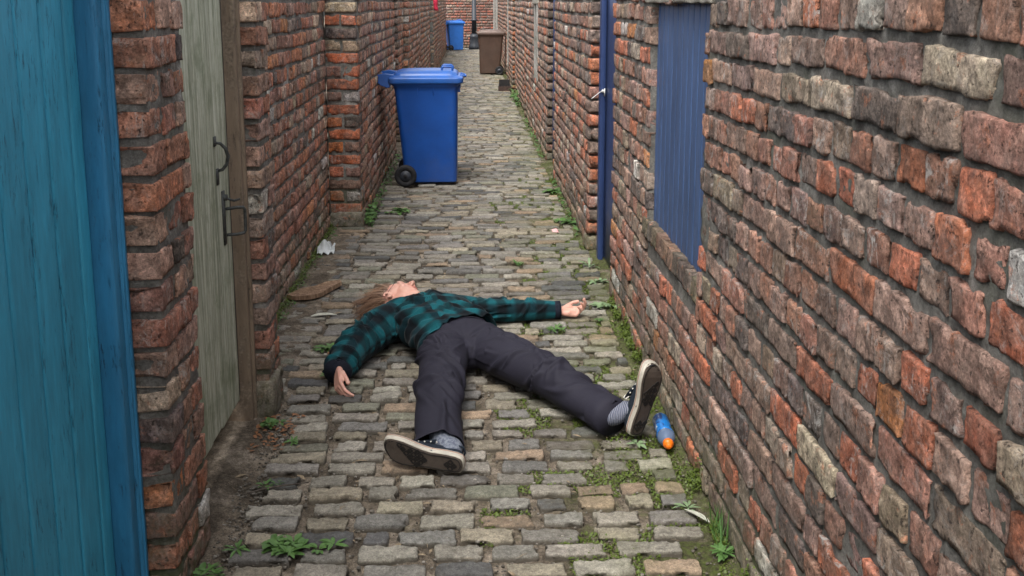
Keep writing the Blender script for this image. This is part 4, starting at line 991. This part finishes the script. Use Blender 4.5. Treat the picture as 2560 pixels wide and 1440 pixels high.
P2 = folds(P, N, ix, s, ph, rd, {0: [(.02, .55, 26, 62, 22, .012, .085, .011), (.0, .5, 14, 15, 20, .018, .09, .010)], 1: [(.02, .29, 15, 55, 22, .010, .055, .011), (.2, .33, 7, 85, 12, .008, .06, .012)],
    2: [(.27, .5, 12, 75, 15, .008, .05, .012), (.45, .60, 7, 88, 8, .007, .05, .010)], 3: [(.0, .29, 11, 35, 22, .009, .06, .010)], 4: [(.28, .52, 11, 50, 25, .008, .05, .008)]}, 12)
# long drag folds across the chest towards the right armpit
ax = unit((-.42, .9, 0)); sx = A(ax[1], -ax[0], 0); q = P-A(-.15, 4.68, 0); a1 = q@unit((.62, .78, 0)); a2 = q@unit((.78, -.62, 0))
drag = ridge(vn(np.stack([a1*3.0, a2*15, q[:, 2]*2], -1), 1., 77))*.010*np.clip((P[:, 2]-.12)/.08, 0, 1)*tor
P2 = P2+N*drag[:, None]
P2[:, 2] = np.maximum(P2[:, 2], .004+.006*vn(P2, 30, 3)); setco(me, P2)
lat = np.where(tor, (P-A(-.15, 4.66, 0))@sx, ph*np.where((ix == 1) | (ix == 2), .075, .055)); lat = np.where(tor & (P[:, 2] < .1), lat+(.1-P[:, 2])*np.sign(lat), lat)
a = me.attributes.new("plaid", 'FLOAT_VECTOR', 'POINT'); a.data.foreach_set("vector", np.stack([lat, s, P[:, 2]], -1).astype(np.float32).ravel())
hA, hB, hC = A(-.262, 4.250, .10), A(-.065, 4.425, .235), A(.150, 4.575, .12)
hn_ = np.cross(hB-hA, hC-hA); hn_ /= np.linalg.norm(hn_); hn_ = hn_ if hn_[1] < 0 else -hn_
cut(me, [(hB-A(0, 0, .1), hn_, .42), ((-.597, 4.205, .068), unit((-.05, -.99, -.05)), .11), ((.462, 5.097, .056), unit((1, .08, 0)), .10)])
mj, n = mat("teal_black_plaid_flannel")
pv = n.sep(n.attr("plaid", 'Vector')); warp_ = n.math('MULTIPLY', n.math('SUBTRACT', n.noise(14, 2), .5), .012)
def stripe(v, per, off=0.):
    ss = n.math('SINE', n.math('MULTIPLY', n.math('ADD', n.math('ADD', v, warp_), off), 2*math.pi/per)); return n.ramp(n.math('MULTIPLY_ADD', ss, .5, .5), (.25, 0.), (.75, 1.))
s1 = stripe(pv[0], .112); s2 = stripe(pv[1], .112, .02)
c = n.mix(s1, (.006, .072, .088), (.003, .017, .023)); c = n.mix(n.math('MULTIPLY', s2, .85), c, n.mix(s1, (.003, .018, .022), (.003, .0035, .005)))
fz = n.noise(300, 3, .7); c = n.mix(.5, c, n.ramp(fz, (.3, .6), (.7, 1.45)), 'MULTIPLY')
n.out(c, .9, n.bump(n.math('ADD', n.noise(28, 4, .6), n.math('MULTIPLY', fz, .1)), .004, .8), .15)
n.b.inputs['Sheen Weight'].default_value = .04
me.materials.clear(); me.materials.append(mj); me.polygons.foreach_set("use_smooth", np.full(len(me.polygons), True))
jk = loc(link("overshirt", me, t), t); so = jk.modifiers.new("thick", 'SOLIDIFY'); so.thickness = .0035; so.offset = -1
mnv = m_plain("dark_navy_knit", (.012, .014, .022), .9, 0, 80, .4, .002, .15)
def ringtube(c, d, R, rr, w=.02, up=(0, 0, 1)):
    c = A(*c); d = unit(d); return tube([c-d*w, c-d*w*.3, c+d*w*.6, c+d*w*.65, c-d*w*.5], [(R*1.0, rr), (R*1.03, rr*1.03), (R*1.02, rr*1.02), (R*.90, rr*.90), (R*.86, rr*.86)], up, 24, cap=False)
loc(obj("cuff", ringtube((-.597, 4.212, .069), (-.05, -.99, -.05), .060, .058), mnv, jk), jk) if False else None
cf1 = obj("cuff", ringtube((-.597, 4.212, .068), (-.05, -.99, -.05), .0615, .059, .013), mnv, jk); loc(cf1, t) if False else None
cf2 = obj("cuff", ringtube((.458, 5.097, .056), (1, .08, 0), .050, .047), mnv, jk)
# collar: stands round the neck, two pointed leaves at the throat
cn = A(-.272, 4.93, .112); ca = unit(tuple(hp(-.09, -.03, 0)-A(*nbs))); cu = A(0, 0, 1)-ca*ca[2]; cu /= np.linalg.norm(cu); cs = np.cross(ca, cu)
V = []; F = []; M_ = 30
for i in range(M_+1):
    th_ = math.radians(22+316*i/M_); rr = .082+.006*math.sin(th_*3); e = (1-abs(2*i/M_-1))
    dirv = cu*math.cos(th_)*.95+cs*math.sin(th_)*1.05
    hgt = .035+.02*min(1, e*5)*(-math.cos(th_)*.5+.5)
    base = cn+dirv*rr; top_ = cn+ca*hgt+dirv*(rr-.006); fold = cn+ca*(hgt-.002)+dirv*(rr+.010); low = cn-ca*(.006+(.035 if e < .12 else .0))+dirv*(rr+.022)
    V += [base, top_, fold, low]
for i in range(M_):
    for k in range(3): a_ = i*4+k; F.append((a_, a_+1, a_+5, a_+4))
col = obj("collar", (V, F), mj, jk); sm = col.modifiers.new("s", 'SUBSURF'); sm.levels = sm.render_levels = 1; so = col.modifiers.new("thick", 'SOLIDIFY'); so.thickness = .004
me = col.data; a = me.attributes.new("plaid", 'FLOAT_VECTOR', 'POINT'); cc_ = coords(me); a.data.foreach_set("vector", np.stack([(cc_-cn)@cs, (cc_-cn)@ca, cc_[:, 2]*0], -1).astype(np.float32).ravel())

# breast pocket, front placket: thin patches laid on the shirt front
from mathutils.bvhtree import BVHTree
bv = BVHTree.FromPolygons([tuple(v.co) for v in jk.data.vertices], [tuple(p.vertices) for p in jk.data.polygons])
def drape(corners, nx, ny, off, m, name, plaid=True):
    V = []; c00, c10, c11, c01 = [A(*c) for c in corners]; PV = []
    for i in range(nx+1):
        for j in range(ny+1):
            u, v = i/nx, j/ny; q = c00*(1-u)*(1-v)+c10*u*(1-v)+c11*u*v+c01*(1-u)*v
            h = bv.ray_cast(Vector((q[0], q[1], .6)), Vector((0, 0, -1)))
            zz = h[0].z if h[0] else .1
            ed_ = min(1, 5*min(u, 1-u, v, 1-v)+.15); V.append((q[0], q[1], zz+off*ed_)); g = q-A(-.15, 4.66, 0); g[2] = 0; PV.append((g@sx+.031, (A(q[0], q[1], .11)-A(-.02, 4.36, .11))@unit((-.23, .54, 0))+.02, 0))
    F = [(i*(ny+1)+j, (i+1)*(ny+1)+j, (i+1)*(ny+1)+j+1, i*(ny+1)+j+1) for i in range(nx) for j in range(ny)]
    o = obj(name, (V, F), m, jk); a = o.data.attributes.new("plaid", 'FLOAT_VECTOR', 'POINT'); a.data.foreach_set("vector", np.array(PV, np.float32).ravel()); return o
drape([(-.135, 4.60, 0), (-.02, 4.68, 0), (-.085, 4.79, 0), (-.20, 4.71, 0)], 14, 14, .006, mj, "pocket")
drape([(-.150, 4.455, 0), (-.118, 4.470, 0), (-.262, 4.86, 0), (-.292, 4.845, 0)], 4, 40, .004, mj, "placket")
# ---- t-shirt showing at the waist
me = remesh(limb([(-.060, 4.44, .112), (-.085, 4.50, .12), (-.15, 4.66, .125)], [(.176, .096), (.172, .098), (.175, .10)], sub=6, seg=28), .008, 3, "tee")
P = coords(me); setco(me, P+normals(me)*((ridge(fbm(P, 16, 2, 5))-.3)*.006)[:, None]); me.materials.clear(); me.materials.append(m_plain("black_jersey", (.012, .012, .015), .9, 0, 90, .3, .001, .15))
me.polygons.foreach_set("use_smooth", np.full(len(me.polygons), True)); loc(link("t_shirt", me, t), t)

# ---- trousers
pw = [limb([(-.075, 4.475, .118), (-.05, 4.42, .118), (-.03, 4.36, .112), (-.025, 4.33, .105)], [(.180, .102), (.185, .106), (.175, .10), (.12, .08)], sub=6, seg=32)]
pw += [limb([(-.10, 4.38, .112), (-.128, 4.25, .108), (-.134, 4.05, .102), kneeR, (-.138, 3.65, .085), (-.128, 3.50, .074), (-.122, 3.36, .066)], [.100, (.106, .096), (.098, .088), (.091, .086), (.090, .072), (.092, .063), (.094, .058)], sub=6, seg=28)]
pw += [limb([(.035, 4.43, .112), (.105, 4.31, .108), (.215, 4.13, .110), kneeL, (.425, 3.825, .092), (.52, 3.69, .080), (.565, 3.625, .074)], [.100, (.108, .096), (.096, .088), (.084, .084), (.080, .072), (.074, .066), (.074, .064)], sub=6, seg=28)]
me = remesh(joinm(pw), .0055, 7, "trousers")
P = coords(me); Bt = [((-.075, 4.5, .11), (-.03, 4.34, .11), 0, 1.6), (hipR, kneeR, 0, 1), (kneeR, (-.122, 3.36, .06), .47, 1), (hipL, kneeL, 0, 1), (kneeL, (.6, 3.57, .07), .495, 1)]
ix, s, ph, rd = bones(P, Bt); N = normals(me)
P2 = folds(P, N, ix, s, ph, rd, {0: [(.0, .2, 4, 80, 15, .012, .05, .004)], 1: [(.02, .30, 8, 35, 18, .012, .085, .011), (.28, .50, 10, 68, 14, .011, .06, .013)], 2: [(.46, .62, 7, 60, 16, .012, .06, .013), (.6, .85, 6, 20, 20, .014, .09, .008)],
    3: [(.02, .30, 9, 25, 16, .012, .10, .012), (.3, .5, 8, 60, 16, .011, .06, .013)], 4: [(.49, .66, 8, 55, 18, .011, .06, .013), (.64, .9, 8, 35, 20, .012, .07, .009)]}, 25)
# strong drag lines from the crotch and stacked folds above and below the right knee
cro = A(-.03, 4.30, .12); dv = P-cro; rr = np.linalg.norm(dv[:, :2], axis=1); an = np.arctan2(dv[:, 0], -dv[:, 1])
rad_ = ridge(vn(np.stack([an*4.2, rr*1.5, rr*0], -1), 1, 60))*.010*np.clip(1-np.abs(rr-.15)/.2, 0, 1)*(P[:, 2] > .1)
for (pc, dd, w_, am) in (((-.14, 3.92, .19), (.35, .94, 0), .035, .014), ((-.13, 4.02, .19), (-.3, .95, 0), .03, .012), ((-.15, 3.80, .18), (.25, .97, 0), .03, .012), ((.36, 3.93, .19), (-.9, .2, 0), .035, .012), ((.28, 4.02, .19), (-.75, -.3, 0), .03, .012), ((.46, 3.78, .16), (.1, .9, 0), .03, .008)):
    q = P-A(*pc); dd = unit(dd); k_ = q@dd; l_ = q-k_[:, None]*dd
    rad_ = rad_+am*np.exp(-(k_/(w_*.45))**2)*np.exp(-(np.linalg.norm(l_, axis=1)/.10)**2)
P2 = P2+N*rad_[:, None]
P2[:, 2] = np.maximum(P2[:, 2], .004+.006*vn(P2, 30, 3)); setco(me, P2)
wA = unit((-.40, .90, .10)); cut(me, [((-.068, 4.470, .12), wA, .30), ((-.126, 3.420, .06), unit((.05, -.98, .12)), .16), ((.540, 3.660, .074), unit((.52, -.84, .05)), .18)])
mt, n = mat("dark_slate_twill")
fz = n.noise(420, 2, .6)
c = n.mix(n.noise(4, 4, .6), (.0115, .0108, .0175), (.0188, .0178, .0295)); c = n.mix(.5, c, n.ramp(fz, (.3, .75), (.7, 1.3)), 'MULTIPLY')
n.out(c, .78, n.bump(n.math('ADD', n.noise(20, 3, .5, dist=.8), n.math('MULTIPLY', fz, .04)), .003, .6), .25); n.b.inputs['Sheen Weight'].default_value = .0
me.materials.clear(); me.materials.append(mt); me.polygons.foreach_set("use_smooth", np.full(len(me.polygons), True))
tr = loc(link("trousers", me, t), t); so = tr.modifiers.new("thick", 'SOLIDIFY'); so.thickness = .003; so.offset = -1
# rolled hem of the left leg, waistband, fly
hemL = tube([A(.506, 3.711, .082), A(.527, 3.678, .079), A(.550, 3.644, .076), A(.552, 3.641, .076), A(.529, 3.676, .078)], [(.083, .075), (.085, .077), (.083, .075), (.075, .067), (.072, .064)], (0, 0, 1), 28, cap=False)
def sunk(vf): return [(p[0], p[1], max(p[2], .004)) for p in vf[0]], vf[1]
obj("rolled_hem", sunk(hemL), mt, tr)
obj("waistband", tube([A(-.056, 4.447, .12), A(-.066, 4.466, .12), A(-.072, 4.480, .12), A(-.071, 4.478, .12)], [(.186, .109), (.186, .109), (.183, .107), (.176, .101)], (0, 0, 1), 40, cap=False), mt, tr)

# ---- socks and shoes
mk1, n = mat("grey_marl_sock")
wv = n.noise(90, 3, .7); c = n.mix(n.ramp(wv, (.4, 0.), (.6, 1.)), (.09, .10, .135), (.18, .20, .235)); n.out(c, .95, n.bump(wv, .002, 1.), .1)
mk2, n = mat("ribbed_grey_sock")
ww = n.math('SINE', n.math('MULTIPLY', n.math('ADD', n.math('MULTIPLY', n.sep(n.tc.outputs['Object'])[0], 1.), n.math('MULTIPLY', n.noise(12, 2), .02)), 900)); r_ = n.math('MULTIPLY_ADD', ww, .5, .5)
c = n.mix(n.ramp(r_, (.3, 0.), (.7, 1.)), (.09, .10, .145), (.20, .21, .25)); n.out(c, .95, n.bump(r_, .002, 1.), .1)
MCAN = m_plain("dark_canvas", (.014, .02, .03), .85, 0, 120, .5, .001, .2); MFOX = m_plain("off_white_rubber", (.42, .39, .33), .6, 0, 25, .12, .0008, .35, .35)
MRED = m_plain("rust_stripe", (.30, .10, .06), .6); MOUT = m_plain("brown_outsole_rubber", (.062, .048, .039), .7, 0, 30, .2, .001, .3, .5); MTRD = m_plain("dark_tread", (.010, .008, .007), .75, 0, 40, .2); MLACE = m_plain("white_lace", (.55, .53, .48), .85, 0, 90, .2)
OUT = [(.0, .003, 0), (.012, .018, 0), (.035, .028, 0), (.09, .0325, 0), (.22, .0345, .001), (.40, .0330, .004), (.52, .037, .004), (.64, .0440, .002), (.74, .0485, -.001), (.83, .0470, -.005), (.90, .0405, -.009), (.955, .0295, -.012), (.985, .018, -.013), (1, .003, -.013)]
LS = .300
def outline(e, sgn, L=LS):
    """list of (x,y): outline inset by -e / grown by +e ; sgn=+1 right foot (lateral +x)"""
    a = [((c_+w_+e)*sgn, y*L+(e if y > .9 else (-e if y < .05 else 0))) for y, w_, c_ in OUT]; b = [((c_-w_-e)*sgn, y*L+(e if y > .9 else (-e if y < .05 else 0))) for y, w_, c_ in OUT[::-1]]
    r = a+b; return r if sgn > 0 else r[::-1]
def ring(e, z, sgn, roll=True):
    o = []
    for x, y in outline(e, sgn):
        o.append((x, y, z+(.016*max(0, (y/LS-.80)/.2)**2 if roll else 0)))
    return o
def shoe(sgn, p0, p1, zl, label):
    yv = (Vector(p1)-Vector(p0)).normalized(); xv = yv.cross(Vector(zl)).normalized(); zv = xv.cross(yv)
    sh = bpy.data.objects.new("shoe", None); COL.objects.link(sh); sh.parent = t; sh['label'] = label
    M = Matrix((xv, yv, zv)).transposed().to_4x4(); M.translation = Vector(p0)
    # the canvas upper is the shoe's own mesh
    st = []; n_ = 22
    prof = [(.03, .030, .060), (.08, .034, .078), (.2, .036, .088), (.34, .036, .092), (.46, .038, .086), (.58, .042, .074), (.70, .046, .060), (.80, .045, .052), (.88, .040, .046), (.95, .028, .040), (.99, .012, .032)]
    rings_ = []
    for y, w_, h_ in prof:
        cx_ = np.interp(y, [o_[0] for o_ in OUT], [o_[2] for o_ in OUT])*sgn; r_ = []
        for k in range(n_):
            a_ = math.pi*k/(n_-1); ca_, sa_ = math.cos(a_), math.sin(a_)
            wx = w_*(1-.42*max(0, (h_-.055)/.04)*sa_**2); r_.append((cx_+wx*np.sign(ca_)*abs(ca_)**.75, y*LS, .010+(h_-.010)*sa_**.8))
        rings_.append(r_)
    V = [p for r_ in rings_ for p in r_]; F = []
    for i in range(len(rings_)-1):
        for k in range(n_-1): a_ = i*n_+k; F.append((a_, a_+n_, a_+n_+1, a_+1))
    F.append(tuple(range(n_))); F.append(tuple((len(rings_)-1)*n_+k for k in range(n_))[::-1])
    up_ = obj("canvas_upper", (V, F), MCAN, sh); s_ = up_.modifiers.new("s", 'SUBSURF'); s_.levels = s_.render_levels = 1
    def capped(rgs, c0=True, c1=True):
        V_, F_ = loft(rgs, False, False); n0 = len(rgs[0]); o1 = (len(rgs)-1)*n0
        for i in range(n0//2-1):
            if c0: F_.append((i, n0-1-i, n0-2-i, i+1)[::-1])
            if c1: F_.append((o1+i, o1+n0-1-i, o1+n0-2-i, o1+i+1))
        return V_, F_
    sole = obj("sole", capped([ring(-.003, .0, sgn), ring(-.0005, .0015, sgn), ring(-.0005, .006, sgn)]), MOUT, sh, smooth=False)
    obj("foxing_band", capped([ring(.0005, .0045, sgn), ring(.004, .006, sgn), ring(.0045, .016, sgn), ring(.0035, .0165, sgn), ring(.0045, .017, sgn), ring(.0035, .030, sgn), ring(-.001, .034, sgn)]), MFOX, sh)
    obj("stripe", loft([ring(.0050, .0222, sgn), ring(.0052, .0228, sgn), ring(.0052, .0246, sgn), ring(.0045, .025, sgn)], False, False), MRED, sh)
    # toe cap
    tc_ = []
    for y, w_, h_ in ((.775, .0475, .0560), (.83, .0465, .0520), (.88, .042, .0490), (.93, .034, .045), (.965, .025, .041), (.995, .010, .034)):
        cx_ = np.interp(y, [o_[0] for o_ in OUT], [o_[2] for o_ in OUT])*sgn; tc_.append([(cx_+(w_+.001)*np.sign(math.cos(a_))*abs(math.cos(a_))**.75, y*LS, .012+(h_-.010)*math.sin(a_)**.8) for a_ in [math.pi*k/15 for k in range(16)]])
    V = [p for r_ in tc_ for p in r_]; F = [(i*16+k, (i+1)*16+k, (i+1)*16+k+1, i*16+k+1) for i in range(5) for k in range(15)]
    obj("toe_cap", (V, F), MFOX, sh)
    # tread
    tr_ = []; fl = .0
    def bar(x0, y0, x1, y1, w_=.0012, zz=.0026):
        d_ = Vector((x1-x0, y1-y0, 0)); l_ = d_.length; d_.normalize(); s_ = Vector((-d_.y, d_.x, 0))*w_; a_, b_ = Vector((x0, y0, 0)), Vector((x1, y1, 0))
        z0 = .016*max(0, (y0/LS-.80)/.2)**2; q_ = [a_-s_, b_-s_, b_+s_, a_+s_]; V_ = [(p.x, p.y, z0+.001) for p in q_]+[(p.x, p.y, z0-zz) for p in q_]
        tr_.append((V_, [(0, 1, 2, 3), (7, 6, 5, 4), (0, 4, 5, 1), (1, 5, 6, 2), (2, 6, 7, 3), (3, 7, 4, 0)]))
    def inside(x, y, m_=.007):
        w_ = np.interp(y/LS, [o_[0] for o_ in OUT], [o_[1] for o_ in OUT]); c_ = np.interp(y/LS, [o_[0] for o_ in OUT], [o_[2] for o_ in OUT])*sgn; return abs(x-c_) < w_-m_
    g_ = .0195
    for i in range(-6, 7):
        for j in range(-2, 24):
            u_, v_ = i*g_, j*g_; x = (u_-v_)*.7071+.004; y = (u_+v_)*.7071+.03
            fore = .46*LS < y < .95*LS; heel = .06*LS < y < .23*LS and abs(x) < .024
            if not (fore or heel) or not inside(x, y, .010): continue
            for hs_ in (.0068, .0032):
                pts_ = [(x, y-hs_*1.414), (x+hs_*1.414, y), (x, y+hs_*1.414), (x-hs_*1.414, y)]
                if hs_ < .004 and (i+j) % 2: continue
                for k in range(4): bar(*pts_[k], *pts_[(k+1) % 4], .0016 if hs_ < .004 else .0021)
    o_ = [(x, y) for x, y in outline(-.0065, sgn) if .0 < y < LS-.004]
    for k in range(len(o_)): 
        if (Vector(o_[k])-Vector(o_[(k+1) % len(o_)])).length < .08: bar(*o_[k], *o_[(k+1) % len(o_)], .0014, .0016)
    bar(*o_[6], *o_[-7], .0012)
    obj("tread", joinm(tr_), MTRD, sole, smooth=False)
    lc = []
    for i in range(5):
        y = .40+i*.072; h_ = np.interp(y, [p_[0] for p_ in prof], [p_[2] for p_ in prof])
        lc.append(tube([(-.020, y*LS, h_*.90+.004), (-.008, y*LS+.003, h_+.007), (.008, y*LS-.003, h_+.007), (.020, y*LS, h_*.90+.004)], .0028, (0, 0, 1), 8))
    for sx_ in (-1, 1): lc.append(tube([(0, .40*LS, .100), (sx_*.014, .39*LS, .107), (sx_*.027, .37*LS, .100), (sx_*.020, .36*LS, .094), (0, .40*LS, .099)], .0026, (0, 0, 1), 8))
    obj("laces", joinm(lc), MLACE, sh)
    lp = [(sx_*.033, y*LS, .05) for sx_ in (1,) for y in (.1,)]
    obj("tongue", tube([(0, .60*LS, .074), (0, .46*LS, .092), (0, .36*LS, .104)], [(.018, .005), (.022, .005), (.022, .004)], (0, 0, 1), 12), MCAN, sh)
    cb = [(x*.80, y, .084 if y < .3*LS else .088) for x, y in [(.030, .16*LS), (.026, .06*LS), (0, .035*LS), (-.026, .06*LS), (-.030, .16*LS), (-.026, .34*LS)]]
    obj("collar_piping", tube([(x, y, z) for x, y, z in cb], .004, (0, 0, 1), 8), MCAN, sh)
    sh.matrix_world = M; return sh, M
sR, MR = shoe(1, (-.040, 3.315, .044), (-.334, 3.385, .082), (.10, .96, .17), "low canvas shoe lying on its outer side, sole to the viewer")
sL, MLt = shoe(-1, (.628, 3.575, .030), (.706, 3.56, .330), (-.47, .87, .02), "low canvas shoe standing on its heel, toe up")
def inshoe(M, p): return A(*(M @ Vector(p)))
# socks run from the trouser leg into each shoe
sk1 = limb([(-.130, 3.56, .078), (-.118, 3.47, .078), inshoe(MR, (0, .062, .095)), inshoe(MR, (0, .075, .05))], [.040, .040, (.040, .034), .030], sub=6, seg=24)
me = remesh(sk1, .004, 3, "sock"); me.materials.clear(); me.materials.append(mk1); me.polygons.foreach_set("use_smooth", np.full(len(me.polygons), True)); loc(link("sock", me, t), t)
sk2 = limb([(.50, 3.72, .080), (.545, 3.655, .078), inshoe(MLt, (0, .062, .095)), inshoe(MLt, (0, .075, .05))], [.040, .039, (.038, .034), .030], sub=6, seg=24)
me = remesh(sk2, .004, 3, "sock"); me.materials.clear(); me.materials.append(mk2); me.polygons.foreach_set("use_smooth", np.full(len(me.polygons), True)); loc(link("sock", me, t), t)

# ---- hair: a close cap of strands swept back onto the ground
mh, n = mat("light_brown_hair")
c = n.mix(n.attr("Col", 'Fac'), (.09, .045, .028), (.33, .20, .125)); n.out(c, .5, None, .4)
V = []; Q = []; Cc = []; rg = np.random.default_rng(21)
def strand(p0, nrm_, L, w_, tone):
    global V, Q, Cc
    p = p0.copy(); flow = unit(tuple(A(-.74, .12, -.52)+rg.normal(0, .22, 3))); d = unit(tuple(nrm_*.45+hc*.55+A(-.5, 0, 0))); b0 = len(V); st = 9
    side = np.cross(d, nrm_); side /= np.linalg.norm(side)+1e-9
    for i in range(st+1):
        ww_ = w_*(1-.75*(i/st)**2); V += [p-side*ww_, p+side*ww_]; Cc += [[tone]*3+[1]]*2
        if i < st: Q.append((b0+2*i, b0+2*i+1, b0+2*i+3, b0+2*i+2))
        f_ = min(1, (i+1)/5); d = unit(tuple(d*(1-f_*.5)+flow*f_*.5+rg.normal(0, .05, 3))); p = p+d*L/st
        q_ = p-hp(.028, -.012, 0); k_ = math.sqrt((q_@hc/.104)**2+(q_@hn/.098)**2+(q_@hr/.080)**2)
        if k_ < 1.04: p = p+q_/(k_+1e-6)*(1.04-k_)
        if p[2] < .006: p[2] = .006+rg.random()*.006; d[2] = max(d[2], 0)
for i in range(2600):
    v_ = rg.normal(0, 1, 3); v_ /= np.linalg.norm(v_); a_c, a_n, a_r = v_
    if a_n > .25+.55*a_c: continue          # face stays free
    if a_c < -.30 and a_n > -.55: continue
    if abs(a_r) > .75 and a_n > -.30 and a_c < .12: continue   # ears
    p0 = hp(.028+.100*a_c, -.012+.094*a_n, .076*a_r); nn = unit(tuple(hc*a_c/.1+hn*a_n/.094+hr*a_r/.076))
    strand(p0, nn, rg.uniform(.08, .20)*(1 if a_n < .1 else .6), rg.uniform(.0008, .0022), float(np.clip(rg.normal(.42, .25), 0, 1)))
loc(link("hair", np_mesh("hair", V, Q, mh, None, Cc), t), t)
# scalp base under the strands
# ---- glasses
gl = []
for sg in (1, -1):
    gl.append(tube([hp(.014+.018*math.cos(a_), .098, sg*(.032+.023*math.sin(a_))) for a_ in np.linspace(0, 2*math.pi, 17)], .0013, tuple(hn), 6, cap=False))
    gl.append(tube([hp(.022, .097, sg*.055), hp(.022, .080, sg*.072), hp(.018, .0, sg*.079), hp(.008, -.02, sg*.080)], .0013, tuple(hc), 6))
gl.append(tube([hp(.020, .099, .010), hp(.024, .104, 0), hp(.020, .099, -.010)], .0013, tuple(hc), 6))
loc(obj("glasses", joinm(gl), m_plain("dark_wire", (.05, .04, .035), .35, .5), t), t)
# brows
bw = [tube([hp(.040, .083, sg*.014), hp(.044, .084, sg*.030), hp(.038, .074, sg*.048)], [(.003, .002), (.0035, .002), (.002, .0015)], tuple(hn), 8) for sg in (1, -1)]
for b_ in bw: loc(obj("eyebrow", b_, mh, t), t)
lp = [ell(hp(-.0525, .0865, 0), .0048, .0105, .0205, hc, hn, hr, 12), ell(hp(-.0625, .085, 0), .0052, .0100, .0185, hc, hn, hr, 12)]
loc(obj("lips", joinm(lp), m_plain("lip_skin", (.42, .13, .10), .45, 0, 60, .1), t), t)
